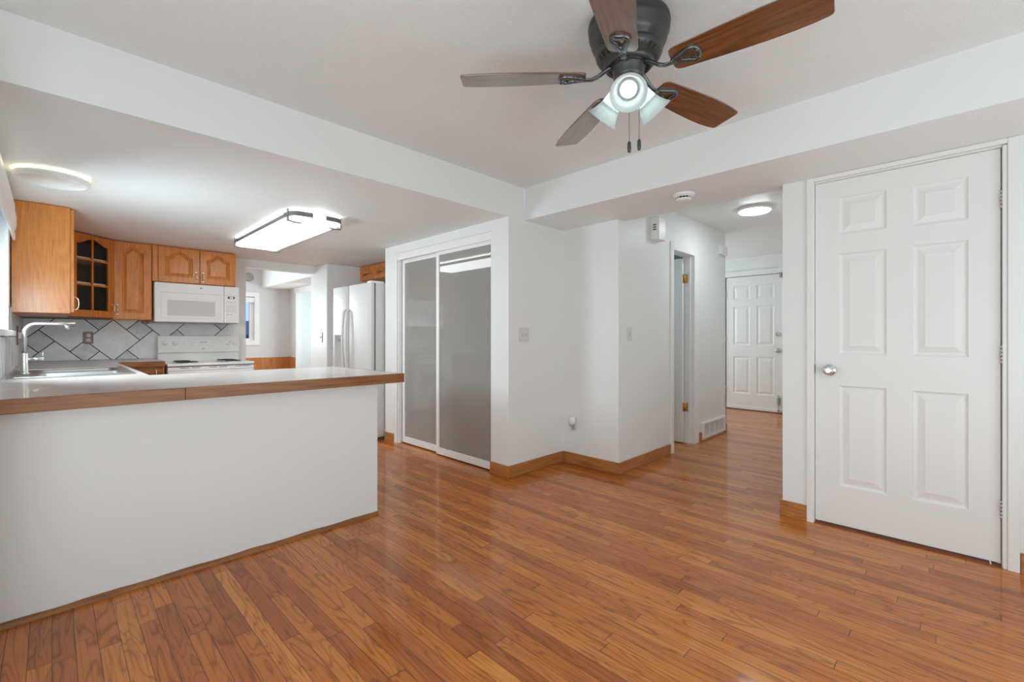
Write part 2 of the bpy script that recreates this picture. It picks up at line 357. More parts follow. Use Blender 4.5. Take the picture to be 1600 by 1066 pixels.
# den
struct('wall_den', 'den', [(-0.4, 8.8, 0, 2.02, 8.9, 2.3), (2.49, 8.8, 0, 3.08, 8.9, 2.3), (2.02, 8.8, 0, 2.49, 8.9, 1.03), (2.02, 8.8, 1.80, 2.49, 8.9, 2.3), (-0.5, 6.24, 0, -0.4, 8.9, 2.3)],
       'grey far den wall with a small window', 'wall')
struct('wall_den_right', 'den', [(3.08, 8.50, 0, 3.18, 8.9, 2.3), (3.08, 6.25, 1.89, 3.18, 8.50, 2.3), (3.08, 6.25, 0, 3.18, 7.60, 1.89), (4.1, 6.0, 0, 4.2, 9.2, 2.3), (3.18, 8.9, 0, 4.2, 9.0, 2.3)],
       'pale den side wall with an open doorway', 'wall')
struct('wall_den_bulkhead', 'wall', [(2.61, 6.25, 1.966, 3.079, 8.799, 2.299)], 'white boxed bulkhead along the den ceiling', 'wall')
struct('trim_5', 'trimw', [(3.062, 7.55, 1.885, 3.079, 8.53, 1.975)], 'white lintel board over the den doorway', 'trim')
struct('trim_6', 'wains', [(-0.39, 8.775, 0, 3.06, 8.799, 0.73), (3.055, 8.52, 0, 3.079, 8.775, 0.73)], 'brown wood wainscot low on the den walls', 'wainscot')

# baseboards
BH = 0.094
def base(name, m, bs, label): return struct(name, m, bs, label, 'baseboard', 0.003)
base('baseboard_closet', 'basey', [(2.477, 2.4771, 0, 2.49, 2.692, BH)], 'short oak baseboard at the right of the sliding doors')
base('baseboard_closet', 'basey', [(2.477, 4.17, 0, 2.49, 4.345, BH)], 'short oak baseboard between the sliding doors and refrigerator')
base('baseboard_return', 'basex', [(2.4901, 2.477, 0, 3.157, 2.49, BH)], 'oak baseboard under the double light switch')
base('baseboard_corner', 'basey', [(3.157, 1.917, 0, 3.17, 2.4769, BH)], 'oak baseboard under the plug-in device, grain arched')
base('baseboard_hall', 'basex', [(3.1701, 1.917, 0, 4.074, 1.93, BH)], 'oak baseboard along the hallway wall up to the doorway')
base('baseboard_hall', 'basex', [(4.715, 1.915, 0, 4.785, 1.93, BH)], 'tiny oak baseboard block left of the return-air grille')
base('baseboard_hall', 'basex', [(5.45, 1.915, 0, 5.513, 1.93, BH), (5.5, 1.93, 0, 5.513, 2.05, BH)], 'tiny oak baseboard block right of the return-air grille')
base('baseboard_right', 'basey', [(3.152, 0.643, 0, 3.165, 0.785, BH), (3.165, 0.772, 0, 3.24, 0.785, BH)], 'short oak baseboard left of the big white door')
base('baseboard_right', 'basey', [(3.152, -1.5, 0, 3.165, -0.207, BH)], 'oak baseboard at the right picture edge beyond the door')

# ------------------------------------------------------------------ six-panel door
def panel_face(mb, W, H, panels, to, depth=0.009):
    """front relief; to(u,v,d) maps door coordinates (d = depth into the slab) to space"""
    us = sorted(set([0, W]+[p[0] for p in panels]+[p[2] for p in panels])); vs = sorted(set([0, H]+[p[1] for p in panels]+[p[3] for p in panels]))
    for a in range(len(us)-1):
        for b in range(len(vs)-1):
            r = (us[a], vs[b], us[a+1], vs[b+1])
            inside = any(r[0] >= p[0]-1e-6 and r[2] <= p[2]+1e-6 and r[1] >= p[1]-1e-6 and r[3] <= p[3]+1e-6 for p in panels)
            if not inside: mb.add([to(r[0], r[1], 0), to(r[2], r[1], 0), to(r[2], r[3], 0), to(r[0], r[3], 0)], [(0, 1, 2, 3)])
    for p in panels:
        prev = None
        for ins, d in ((0, 0), (0.003, depth*0.55), (0.012, depth), (0.019, depth), (0.046, depth*0.25), (0.048, 0.0008)):
            q = (p[0]+ins, p[1]+ins, p[2]-ins, p[3]-ins)
            ring = [to(q[0], q[1], d), to(q[2], q[1], d), to(q[2], q[3], d), to(q[0], q[3], d)]
            if prev: mb.add(prev+ring, [(k, (k+1) % 4, 4+(k+1) % 4, 4+k) for k in range(4)])
            prev = ring
        mb.add(prev, [(0, 1, 2, 3)])
def door_slab(name, parent, W, H, T, panels, to, m='doorw'):
    mb = MB(); panel_face(mb, W, H, panels, to)
    f = [to(0, 0, 0), to(W, 0, 0), to(W, H, 0), to(0, H, 0)]; bk = [to(0, 0, T), to(W, 0, T), to(W, H, T), to(0, H, T)]
    mb.add(f+bk, [(0, 1, 5, 4), (1, 2, 6, 5), (2, 3, 7, 6), (3, 0, 4, 7), (4, 5, 6, 7)])
    return mb.build(name, m, parent)
def knob(name, parent, p, n, r=0.027, m='nickel', rose=0.033):
    p = Vector(p); mb = MB()
    mb.lathe([(rose, 0), (rose, 0.003), (rose*0.86, 0.007), (rose*0.45, 0.009), (0.011, 0.014), (0.011, 0.026), (r*0.7, 0.030), (r, 0.040), (r, 0.048), (r*0.86, 0.056), (r*0.5, 0.060), (r*0.34, 0.058), (r*0.32, 0.061)], p, n, 28)
    return mb.build(name, m, parent)

# door_1: closet door on the right wall (face x = 3.186, y from 0.605 down to -0.145)
d1 = thing('door_1', 'large white six-panel door with chrome knob at the right', 'door', (3.2, 0.23, 0), kind='structure')
DW, DZ0, DH = 0.749, 0.016, 1.986
to1 = lambda u, v, d: (3.186+d, 0.6045-u, DZ0+v)
Y0 = 0.6045
def pan(y1, y0, z0, z1): return (Y0-y1, z0-DZ0, Y0-y0, z1-DZ0)
pans = [pan(0.490, 0.278, 1.690, 1.902), pan(0.171, -0.036, 1.683, 1.895), pan(0.490, 0.278, 0.998, 1.578), pan(0.171, -0.036, 0.998, 1.580), pan(0.490, 0.278, 0.240, 0.818), pan(0.171, -0.036, 0.240, 0.815)]
door_slab('slab', d1, DW, DH, 0.034, pans, to1)
knob('door_knob', d1, (3.186, 0.535, 0.905), (-1, 0, 0), 0.026, 'chrome')
boxes('latch_plate', 'seal', [(3.180, 0.6055, 0.88, 3.190, 0.612, 0.935)], d1)
for z in (1.758, 1.015, 0.275):
    mb = MB()
    for q in range(5): mb.cyl((3.178, -0.149, z-0.045+q*0.018), (3.178, -0.149, z-0.045+q*0.018+0.0165), 0.0062, 12)
    mb.box(3.1815, -0.163, z-0.044, 3.1845, -0.150, z+0.044)
    mb.build('hinge', 'nickel', d1)
mb = MB(); mb.tube([(3.196, -0.110, 0.018), (3.178, -0.110, 0.014), (3.172, -0.112, 0.003)], 0.0028, 6); mb.build('door_sweep_string', 'trimw', d1)
def casing(name, label, bs): return struct(name, 'trimw', bs, label, 'door frame', 0.003)
casing('trim_1', 'white casing around the big right door', [
    (3.150, 0.607, 0, 3.165, 0.643, ZK-0.001), (3.157, 0.6071, 0, 3.2, 0.622, 2.010), (3.150, -0.205, 0, 3.165, -0.166, ZK-0.001), (3.158, -0.166, 0, 3.165, -0.150, 2.008),
    (3.150, -0.166, 2.012, 3.165, 0.607, ZK-0.001), (3.1651, -0.164, 0, 3.26, -0.149, 2.010), (3.1651, -0.149, 2.004, 3.26, 0.607, 2.0115), (3.221, 0.590, 0, 3.26, 0.607, 2.004), (3.221, -0.149, 0, 3.26, -0.13, 2.004)])

# door_2: entry door at the hall end (face x = 7.3)
d2 = thing('door_2', 'white six-panel entry door at the far end of the hallway', 'door', (7.3, 2.17, 0), kind='structure')
W2, H2, Y2 = 0.765, 1.975, 2.556
to2 = lambda u, v, d: (7.32+d, Y2-u, 0.03+v)
def pan2(u0, u1, z0, z1): return (u0, z0-0.03, u1, z1-0.03)
ps = []
for u0, u1 in ((0.105, 0.335), (0.43, 0.66)):
    ps += [pan2(u0, u1, 1.66, 1.865), pan2(u0, u1, 0.975, 1.555), pan2(u0, u1, 0.245, 0.80)]
door_slab('slab', d2, W2, H2, 0.04, ps, to2)
knob('door_knob', d2, (7.32, 1.845, 0.900), (-1, 0, 0), 0.027, 'nickel')
mb = MB(); mb.lathe([(0.030, 0), (0.028, 0.012), (0.012, 0.016), (0.010, 0.030)], (7.32, 1.845, 1.135), (-1, 0, 0), 20); mb.build('deadbolt', 'chrome', d2)
boxes('door_closer', 'grayp', [(7.28, 1.792, 1.945, 7.319, 1.815, 2.02)], d2)
mb = MB(); mb.tube([(7.30, 1.835, 0.26), (7.30, 1.835, 0.06), (7.285, 1.825, 0.035)], 0.008, 8); mb.box(7.305, 1.815, 0.12, 7.319, 1.855, 0.22); mb.cyl((7.30, 1.835, 0.05), (7.30, 1.835, 0.031), 0.015); mb.build('doorstop', 'grayp', d2)
boxes('door_sweep', 'trimw', [(7.306, 1.80, 0.012, 7.319, 2.55, 0.05)], d2)
for z in (0.3, 1.05, 1.75): MB().cyl((7.312, 2.563, z-0.045), (7.312, 2.563, z+0.045), 0.008).build('hinge', 'nickel', d2)
casing('trim_2', 'white frame around the entry door', [(7.30, 2.572, 0, 7.33, 2.65, 2.09), (7.30, 1.70, 0, 7.33, 1.788, 2.09), (7.30, 1.788, 2.012, 7.33, 2.572, 2.09)])

struct('trim_8', 'seal', [(7.322, 1.788, 0.0003, 7.40, 2.572, 0.028)], 'dark threshold under the entry door', 'threshold')
# door_3: narrow hallway door, swung open inside
d3 = thing('door_3', 'plain white hallway door standing open on brass hinges', 'door', (4.58, 2.3, 0), kind='structure')
boxes('slab', 'doorw', [(4.552, 2.022, 0.012, 4.587, 2.66, 1.905)], d3, 0.002)
for z in (1.70, 0.375):
    mb = MB(); mb.cyl((4.5905, 2.012, z-0.045), (4.5905, 2.012, z+0.045), 0.0065, 12); mb.box(4.555, 2.0185, z-0.044, 4.586, 2.0215, z+0.044); mb.box(4.5962, 1.985, z-0.044, 4.5992, 2.012, z+0.044); mb.build('hinge', 'brass', d3)
casing('trim_3', 'white casing around the narrow hallway doorway', [
    (4.074, 1.914, 0, HX0, 1.93, 2.0), (HX1, 1.914, 0, 4.709, 1.93, 2.0), (HX0, 1.914, 1.925, HX1, 1.93, 2.0),
    (HX0-0.02, 1.9301, 0, HX0, 2.04, 1.925), (HX1, 1.9301, 0, HX1+0.02, 2.04, 1.925), (HX0-0.02, 1.9301, 1.925, HX1+0.02, 2.04, 1.94), (4.589, 1.955, 0, HX1, 1.975, 1.925)])

# doors 4 and 5: sliding closet doors
def slider(name, label, x, y0, y1, z0, z1):
    t = thing(name, label, 'sliding door', (x, (y0+y1)/2, 0), kind='structure')
    s = 0.042
    boxes('door_frame', 'trimw', [(x, y0, z0, x+0.026, y0+s, z1), (x, y1-s, z0, x+0.026, y1, z1), (x, y0+s, z0, x+0.026, y1-s, z0+0.062), (x, y0+s, z1-0.05, x+0.026, y1-s, z1)], t, 0.002)
    boxes('glass_panel', 'frost', [(x+0.007, y0+s, z0+0.062, x+0.016, y1-s, z1-0.05)], t)
slider('door_4', 'right sliding closet door of grey glass in white frame', 2.514, 2.660, 3.470, 0.012, 1.905)
slider('door_5', 'left sliding closet door of grey glass, set behind the other', 2.548, 3.350, 4.105, 0.012, 1.905)
casing('trim_4', 'white track fascia and jamb around the sliding closet doors', [(2.497, 2.692, 1.886, 2.509, 4.14, 1.955), (2.4901, 4.120, 0, 2.509, 4.155, 1.955), (2.509, 4.120, 0, 2.60, 4.155, 1.955), (2.509, 4.108, 0, 2.545, 4.120, 1.905), (2.509, 2.652, 1.91, 2.60, 4.12, 1.954)])

# windows
w1 = thing('window_1', 'white-cased window over the sink at the left edge', 'window', (-0.2, 3.87, 1.1), kind='structure')
boxes('window_frame', 'trimw', [(-0.2, 3.09, 1.135, -0.182, 3.18, 2.02), (-0.2, 4.02, 1.135, -0.182, 4.11, 2.02), (-0.2, 3.18, 1.93, -0.182, 4.02, 2.02),
      (-0.29, 3.18, 1.09, -0.25, 3.22, 1.93), (-0.29, 3.98, 1.09, -0.25, 4.02, 1.93), (-0.29, 3.22, 1.89, -0.25, 3.98, 1.93), (-0.29, 3.22, 1.09, -0.25, 3.98, 1.13), (-0.29, 3.635, 1.13, -0.25, 3.665, 1.89)], w1, 0.002)
boxes('window_sill', 'trimw', [(-0.25, 3.06, 1.105, -0.155, 4.14, 1.135)], w1, 0.003)
mb = MB(); mb.prism([(0, 0), (0.008, 0), (0.012, 0.012), (0.012, 0.045), (0.007, 0.060), (0.014, 0.075), (0.018, 0.10), (0.018, 0.16), (0.010, 0.175), (0.010, 0.24), (0, 0.24)], 0, 1.36)
for q in range(len(mb.v)): a_ = mb.v[q]; mb.v[q] = Vector((-0.1815+a_.x, 3.08+a_.z, 1.735+a_.y))
mb.build('blind_valance', 'trimw', w1, 0.003)
boxes('glass', 'glass', [(-0.272, 3.22, 1.13, -0.268, 3.98, 1.89)], w1)
w2 = thing('window_2', 'small white-cased den window showing blue sky', 'window', (2.25, 8.8, 1.0), kind='structure')
boxes('window_frame', 'trimw', [(1.94, 8.78, 0.95, 2.02, 8.80, 1.876), (2.49, 8.78, 0.95, 2.57, 8.80, 1.876), (2.02, 8.78, 1.80, 2.49, 8.80, 1.876), (2.02, 8.78, 0.95, 2.49, 8.80, 1.03),
      (2.02, 8.82, 1.03, 2.06, 8.86, 1.80), (2.42, 8.82, 1.03, 2.49, 8.86, 1.80), (2.06, 8.82, 1.03, 2.42, 8.86, 1.07), (2.06, 8.82, 1.76, 2.42, 8.86, 1.80)], w2, 0.002)
boxes('glass', 'glass', [(2.06, 8.838, 1.07, 2.42, 8.842, 1.76)], w2)
mb = MB(); mb.cyl((2.03, 8.785, 1.765), (2.485, 8.785, 1.765), 0.02); mb.box(2.03, 8.785, 1.70, 2.485, 8.789, 1.765); mb.build('rolled_blind', 'trimw', w2)

# neighbour's house outside the den window
M['siding'] = mat('grey_siding', srgb(120, 124, 132), 0.8); g = G(M['siding']); sp = g.n('ShaderNodeSeparateXYZ'); g.l(g.pos(), sp.inputs[0])
g.col(g.ramp(g.math('FRACT', g.math('MULTIPLY', sp.outputs[2], 5.0)), [(0.0, srgb(70, 74, 80)), (0.15, srgb(150, 152, 158)), (1.0, srgb(176, 178, 182))]))
M['shingle'] = mat('shingles', srgb(92, 96, 106), 0.9)
nh = thing('house', 'grey sided house outside the den window', 'house', (6.0, 20.0, 0))
boxes('house_wall', 'siding', [(1.5, 18.0, -0.5, 12.0, 24.0, 1.2)], nh)
mb = MB(); mb.M = Matrix.Identity(4)
mb.add([(1.0, 17.5, 1.15), (12.5, 17.5, 1.15), (12.5, 21, 1.75), (1.0, 21, 1.75), (1.0, 24.5, 1.15), (12.5, 24.5, 1.15)], [(0, 1, 2, 3), (3, 2, 5, 4), (0, 3, 4), (1, 5, 2), (0, 4, 5, 1)]); mb.build('roof', 'shingle', nh)
struct('ground', 'siding', [(-30, 9.3, -0.7, 40, 60, -0.6)], 'ground outside the den window', 'ground')

# ------------------------------------------------------------------ ceiling fan
FX, FY, ZB = 1.540, 0.894, 2.088
fan = thing('ceiling_fan', 'dark five-blade ceiling fan with three lit glass shades', 'ceiling fan', (FX, FY, ZC))
mb = MB()
mb.lathe([(0.136, ZC-0.0005), (0.150, ZC-0.006), (0.152, ZC-0.022), (0.146, ZC-0.030), (0.150, ZC-0.036), (0.149, ZC-0.050), (0.142, ZC-0.058), (0.140, ZC-0.080), (0.130, ZC-0.098), (0.117, ZC-0.106), (0.115, ZC-0.110),
          (0.122, ZC-0.114), (0.124, ZC-0.124), (0.118, ZC-0.136), (0.098, ZC-0.156), (0.094, ZC-0.154), (0.090, ZC-0.168), (0.083, ZC-0.173), (0.076, ZC-0.170), (0.072, ZC-0.158), (0.062, ZC-0.156), (0.062, ZC-0.172), (0.020, ZC-0.172)], (FX, FY, 0), (0, 0, 1), 64)
for k in range(30):     # vent slots on the lower tier
    a = 2*PI*k/30; p = Vector((FX, FY, 0)); u = Vector((math.cos(a), math.sin(a), 0)); tt = Vector((-math.sin(a), math.cos(a), 0))
    q0 = p+u*0.1175+Vector((0, 0, ZC-0.1365)); q1 = p+u*0.1015+Vector((0, 0, ZC-0.1525)); nn = (u*0.70+Vector((0, 0, -0.70)))*0.0007
    mb.add([q0-tt*0.004+nn, q0+tt*0.004+nn, q1+tt*0.0032+nn, q1-tt*0.0032+nn], [(0, 1, 2, 3)], 1)
mb.build('motor_housing', ['fanmetal', 'black'], fan)
mb = MB(); mb.lathe([(0.064, ZC-0.1721), (0.064, ZC-0.176), (0.058, ZC-0.182), (0.0575, ZC-0.208), (0.054, ZC-0.214), (0.034, ZC-0.230), (0.028, ZC-0.245), (0.012, ZC-0.252)], (FX, FY, 0), (0, 0, 1), 40)
kit = mb.build('switch_cup', 'fanmetal', fan)
PITCH = R(12)
outline = [(0.163, 0.034), (0.167, 0.043), (0.175, 0.050), (0.188, 0.054), (0.23, 0.057), (0.30, 0.062), (0.38, 0.067), (0.46, 0.0705), (0.53, 0.0705), (0.59, 0.067), (0.625, 0.062), (0.634, 0.058), (0.638, 0.050)]
poly = [(r, h) for r, h in outline]+[(r+0.004*(1 if r > 0.6 else 0), -h) for r, h in outline[::-1]]
for k in range(5):
    a = R(131.6-72*k)
    Mt = Matrix.Translation((FX, FY, ZB)) @ Matrix.Rotation(a, 4, 'Z') @ Matrix.Rotation(-PITCH, 4, 'X')
    bl = bpy.data.objects.new('blade', None)
    mb = MB(); mb.prism(poly, 0, 0.006)
    me = bpy.data.meshes.new('blade'); bl = None
    o = MB(); o.prism(poly, 0, 0.006)
    ob = o.build('blade', 'blade', None, 0.002)
    ob.parent = fan; ob.matrix_local = Matrix.Translation(-Vector((FX, FY, ZC))) @ Mt
    # iron below the blade: curved arm, fork and rounded yoke (built flat, same frame as the blade but arm rises to the hub)
    ib = MB(); ib.M = Mt
    OR = [(0, .038), (30, .040), (55, .041), (80, .037), (105, .033), (130, .034), (150, .041), (165, .054), (172, .066), (180, .068)]
    IR = [(0, .014), (30, .0165), (55, .026), (62, .024), (90, .015), (120, .013), (150, .016), (170, .024), (180, .028)]
    def pol(T, th):
        th = abs(th)
        for q in range(len(T)-1):
            if T[q][0] <= th <= T[q+1][0]: return T[q][1]+(T[q+1][1]-T[q][1])*(th-T[q][0])/(T[q+1][0]-T[q][0])
    def ringp(T, dr, z): return [(0.228+(pol(T, th)+dr)*math.cos(R(th)), (pol(T, th)+dr)*math.sin(R(th)), z) for th in range(-180, 180, 6)]
    ib.loft([ringp(OR, 0, -0.0003), ringp(OR, 0.0005, -0.006), ringp(OR, -0.004, -0.0105), ringp(IR, 0.004, -0.0105), ringp(IR, 0, -0.008), ringp(IR, 0, -0.0003)], 0, True, (False, False))
    for sgn in (1, -1): ib.lathe([(0.005, 0), (0.005, 0.002), (0.002, 0.004)], (0.256, sgn*0.016, -0.0106), (0, 0, -1), 10)
    ib.M = Matrix.Translation((FX, FY, ZB)) @ Matrix.Rotation(a, 4, 'Z')
    arm = [(0.056, 0.036, 0.012, 0.008), (0.075, 0.034, 0.012, 0.008), (0.095, 0.020, 0.011, 0.0075), (0.118, 0.003, 0.010, 0.007), (0.140, -0.0065, 0.010, 0.006), (0.172, -0.0070, 0.012, 0.005)]
    ib.loft([[(r_+hh*0.3*math.sin(t_), ww*math.cos(t_), z_+hh*math.sin(t_)) for t_ in [2*PI*q/12 for q in range(12)]] for r_, z_, ww, hh in arm])
    ib.build('blade_iron', 'ironm', fan)
TILT = R(44)
for th in (210, 90, -30):
    t = R(th); ax = Vector((math.cos(t)*math.cos(TILT), math.sin(t)*math.cos(TILT), -math.sin(TILT)))
    p0 = Vector((FX, FY, ZC-0.215))
    mb = MB(); mb.cyl(p0+ax*0.030, p0+ax*0.052, 0.014); mb.lathe([(0.020, 0.048), (0.033, 0.052), (0.034, 0.066), (0.028, 0.068)], p0, ax, 28); mb.build('lamp_holder', 'fanmetal', fan)
    mb = MB()
    prof = [(0.030, 0.060), (0.034, 0.066), (0.036, 0.085), (0.039, 0.105), (0.044, 0.125), (0.052, 0.145), (0.064, 0.163), (0.066, 0.166), (0.063, 0.1655), (0.050, 0.147), (0.0415, 0.125), (0.0365, 0.105), (0.0335, 0.085), (0.0315, 0.068)]
    mb.lathe(prof, p0, ax, 40, caps=(False, False)); sh = mb.build('lamp_shade', 'shade', fan)
    mb = MB(); mb.lathe([(0.012, 0.0681), (0.014, 0.076), (0.024, 0.092), (0.029, 0.108), (0.0295, 0.118), (0.027, 0.126), (0.020, 0.131), (0.001, 0.133)], p0, ax, 28); bu = mb.build('bulb', 'bulb', fan)
    mb = MB(); mb.lathe([(0.0296, 0.108), (0.0372, 0.110), (0.0372, 0.120), (0.0297, 0.122)], p0, ax, 28, caps=(False, False)); mb.build('bulb_ring', 'grayp', bu)  # plain grey ring around the bulb's widest part
for (dx, dy, z1) in ((-0.012, -0.010, 1.838), (0.026, -0.030, 1.852)):
    mb = MB(); mb.tube([(FX+dx, FY+dy, ZC-0.21), (FX+dx, FY+dy, z1)], 0.0012, 6); ch = mb.build('pull_chain', 'fanmetal', fan)
    mb = MB(); mb.lathe([(0.002, 0), (0.0065, -0.006), (0.0075, -0.030), (0.0055, -0.042), (0.002, -0.044)], (FX+dx, FY+dy, z1), (0, 0, 1), 14); mb.build('chain_fob', 'fob', ch)

# ------------------------------------------------------------------ ceiling lamps
rl = thing('ceiling_light', 'flat round kitchen ceiling light with warm glowing rim', 'ceiling light', (0.003, 3.73, ZK))
c = (0.003, 3.73, 0)
MB().lathe([(0.150, ZK-0.012), (0.158, ZK-0.014), (0.161, ZK-0.024), (0.160, ZK-0.042), (0.154, ZK-0.047), (0.140, ZK-0.046), (0.135, ZK-0.039), (0.001, ZK-0.037)], c, (0, 0, 1), 56).build('lamp_disc', 'plasticw', rl)
MB().lathe([(0.130, ZK-0.0005), (0.153, ZK-0.002), (0.153, ZK-0.0115), (0.130, ZK-0.0115)], c, (0, 0, 1), 56).build('glowing_rim', 'halo', rl)
kl = thing('ceiling_light', 'long rectangular kitchen ceiling light with metal corner straps', 'ceiling light', (1.40, 4.17, ZK))
def rrect(x0, y0, x1, y1, r, n=8):
    out = []
    for cx, cy, a0 in ((x1-r, y1-r, 0), (x0+r, y1-r, 90), (x0+r, y0+r, 180), (x1-r, y0+r, 270)):
        for k in range(n+1): a = R(a0+90*k/n); out.append((cx+r*math.cos(a), cy+r*math.sin(a)))
    return out
kx0, ky0, kx1, ky1 = 1.215, 3.42, 1.60, 4.93
rings = []
for ins, z in ((0.0, ZK-0.012), (0, ZK-0.050), (0.006, ZK-0.064), (0.03, ZK-0.074), (0.09, ZK-0.080)):
    rings.append([(px, py, z) for px, py in rrect(kx0+ins, ky0+ins, kx1-ins, ky1-ins, 0.075-ins*0.6)])
mb = MB(); mb.loft(rings); mb.build('diffuser', 'panel', kl)
mb = MB(); mb.prism(rrect(kx0+0.03, ky0+0.03, kx1-0.03, ky1-0.03, 0.06), ZK-0.0115, ZK-0.0005); mb.build('ceiling_pan', 'plasticw', kl)
def strap(pts, z0, z1, off=0.003):
    mb = MB(); n = len(pts); cx, cy = (kx0+kx1)/2, (ky0+ky1)/2
    inner = pts; outer = []
    for k in range(n):
        a = Vector(pts[max(k-1, 0)]); b = Vector(pts[min(k+1, n-1)]); d = (b-a).normalized(); nr = Vector((d.y, -d.x))
        if nr.dot(Vector(pts[k])-Vector((cx, cy))) < 0: nr = -nr
        outer.append(Vector(pts[k])+nr*off)
    vs = []; fs = []
    for k in range(n):
        for q, z in ((inner[k], z0), (outer[k], z0), (outer[k], z1), (inner[k], z1)): vs.append((q[0], q[1], z))
    for k in range(n-1):
        for j in range(4): fs.append((k*4+j, k*4+(j+1) % 4, (k+1)*4+(j+1) % 4, (k+1)*4+j))
    fs += [(0, 1, 2, 3), tuple((n-1)*4+j for j in (3, 2, 1, 0))]
    mb.add(vs, fs); return mb
per = rrect(kx0, ky0, kx1, ky1, 0.075)
# perimeter order: (x1,y1) arc, (x0,y1) arc, (x0,y0) arc, (x1,y0) arc
arcs = [per[q*9:(q+1)*9] for q in range(4)]
long_left = [arcs[1][-1]]+[arcs[2][0]]
strap([(kx0, ky1-0.05)]+[(kx0, ky0+0.075)], ZK-0.052, ZK-0.020).build('side_rail', 'strap', kl)
strap([(kx1, ky1-0.075), (kx1, ky0+0.075)], ZK-0.052, ZK-0.020).build('side_rail', 'strap', kl)
for q in range(4):
    pts = arcs[q]
    e0 = Vector(pts[0]); e1 = Vector(pts[-1]); d0 = (e0-Vector(pts[1])).normalized(); d1_ = (e1-Vector(pts[-2])).normalized()
    pts = [tuple(e0+d0*0.07)]+list(pts)+[tuple(e1+d1_*0.07)]
    s = strap(pts, ZK-0.056, ZK-0.020, 0.006)
    o = s.build('corner_strap', 'strap', kl)
    cx, cy = pts[5]; vx = (1.4075-cx); vy = (4.175-cy); L = math.hypot(vx, vy)
    mb = MB(); xs = kx0 if q in (1, 2) else kx1; sg = 1 if q in (1, 2) else -1; ys = (ky1-0.075) if q in (0, 1) else (ky0+0.075)
    mb.box(xs-sg*0.008, ys-0.014, ZK-0.088, xs+sg*0.001, ys+0.014, ZK-0.001); mb.tube([(xs-sg*0.004, ys, ZK-0.083), (xs+sg*0.03, ys, ZK-0.088), (xs+sg*0.09, ys, ZK-0.088)], 0.008, 8); mb.build('clip', 'strap', kl)
hl = thing('ceiling_light', 'round glowing white hallway ceiling light', 'ceiling light', (4.57, 1.345, ZH))
hc = (4.57, 1.345, 0)
MB().lathe([(0.142, ZH-0.0005), (0.146, ZH-0.010), (0.146, ZH-0.020), (0.140, ZH-0.027), (0.130, ZH-0.028)], hc, (0, 0, 1), 48).build('lamp_rim', 'plasticw', hl)
MB().lathe([(0.129, ZH-0.0281), (0.127, ZH-0.036), (0.110, ZH-0.040), (0.001, ZH-0.041)], hc, (0, 0, 1), 48).build('diffuser', 'led', hl)

# small ceiling and wall devices
sd = thing('smoke_detector', 'round white smoke detector under the hallway soffit', 'smoke detector', (2.915, 1.285, ZK))
sc = (2.915, 1.285, 0)
MB().lathe([(0.070, ZK-0.0005), (0.071, ZK-0.006), (0.066, ZK-0.016), (0.054, ZK-0.019), (0.050, ZK-0.036), (0.044, ZK-0.045), (0.001, ZK-0.046)], sc, (0, 0, 1), 40).build('detector_body', 'plasticw', sd)
mb = MB()
for k in range(-3, 4):
    a = R(203.7+k*22); mb.M = Matrix.Translation((sc[0], sc[1], ZK-0.028)) @ Matrix.Rotation(a, 4, 'Z')
    if abs(k) <= 1: mb.box(0.0505, -0.0085, -0.005, 0.0535, 0.0085, 0.004)
    else: mb.box(0.0505, -0.003, -0.004, 0.0535, 0.003, 0.003)
mb.build('vent_slot', 'black', sd)
dd = thing('smoke_detector', 'small grey round detector high on the far den wall', 'smoke detector', (2.40, 8.8, 2.13))
MB().lathe([(0.075, 0), (0.075, 0.02), (0.06, 0.04), (0.001, 0.042)], (2.40, 8.799, 2.135), (0, -1, 0), 28).build('detector_body', 'grayp', dd)
chm = thing('door_chime', 'white wall chime box with three black slots beside the hallway soffit', 'door chime', (3.78, 1.93, 1.95))
mb = MB(); mb.prism([(3.700, 1.9295), (3.700, 1.900), (3.712, 1.872), (3.728, 1.864), (3.845, 1.864), (3.862, 1.872), (3.865, 1.9295)], 1.955, 2.155); mb.build('chime_cover', 'plasticw', chm, 0.004)
mb = MB()
for z in (2.04, 2.06, 2.08): mb.box(3.697, 1.880, z-0.004, 3.704, 1.907, z+0.004)
mb.build('sound_slot', 'black', chm)
al = thing('wall_sensor', 'small white box near the far hallway wall corner', 'sensor', (5.37, 1.93, 2.08))
boxes('sensor_case', 'plasticw', [(5.275, 1.895, 2.03, 5.475, 1.9295, 2.135)], al, 0.004)
boxes('sensor_base', 'plasticw', [(5.265, 1.921, 2.02, 5.485, 1.9297, 2.145)], al, 0.002)

def plate_y(name, label, cat, x, z, w, h, y, m, ny=-1):
    """plate on a wall facing -Y"""
    t = thing(name, label, cat, (x, y, z))
    boxes('cover_plate', m, [(x-w/2, y-0.006, z-h/2, x+w/2, y-0.0003, z+h/2)], t, 0.002)
    return t
sw = plate_y('light_switch', 'white double light switch on the return wall by the sliding doors', 'light switch', 2.664, 1.114, 0.112, 0.114, 2.49, 'platew')
for dx, up in ((-0.022, -1), (0.022, 1)):
    boxes('shaded_slot', 'grayp', [(2.664+dx-0.005, 2.4830, 1.114-0.012, 2.664+dx+0.005, 2.4842, 1.114+0.012)], sw)  # slot coloured grey for the shadow around the toggle
    mb = MB(); mb.M = Matrix.Translation((2.664+dx, 2.4828, 1.114)) @ Matrix.Rotation(R(28*up), 4, 'X'); mb.box(-0.0038, -0.012, -0.004, 0.0038, 0, 0.004); mb.build('toggle', 'plasticw', sw)
sw = plate_y('light_switch', 'white single light switch on the hallway wall beside the doorway', 'light switch', 3.335, 1.122, 0.072, 0.114, 1.93, 'platew')
boxes('shaded_slot', 'grayp', [(3.330, 1.9230, 1.110, 3.340, 1.9242, 1.134)], sw)  # grey slot stands in for toggle shadow here as well
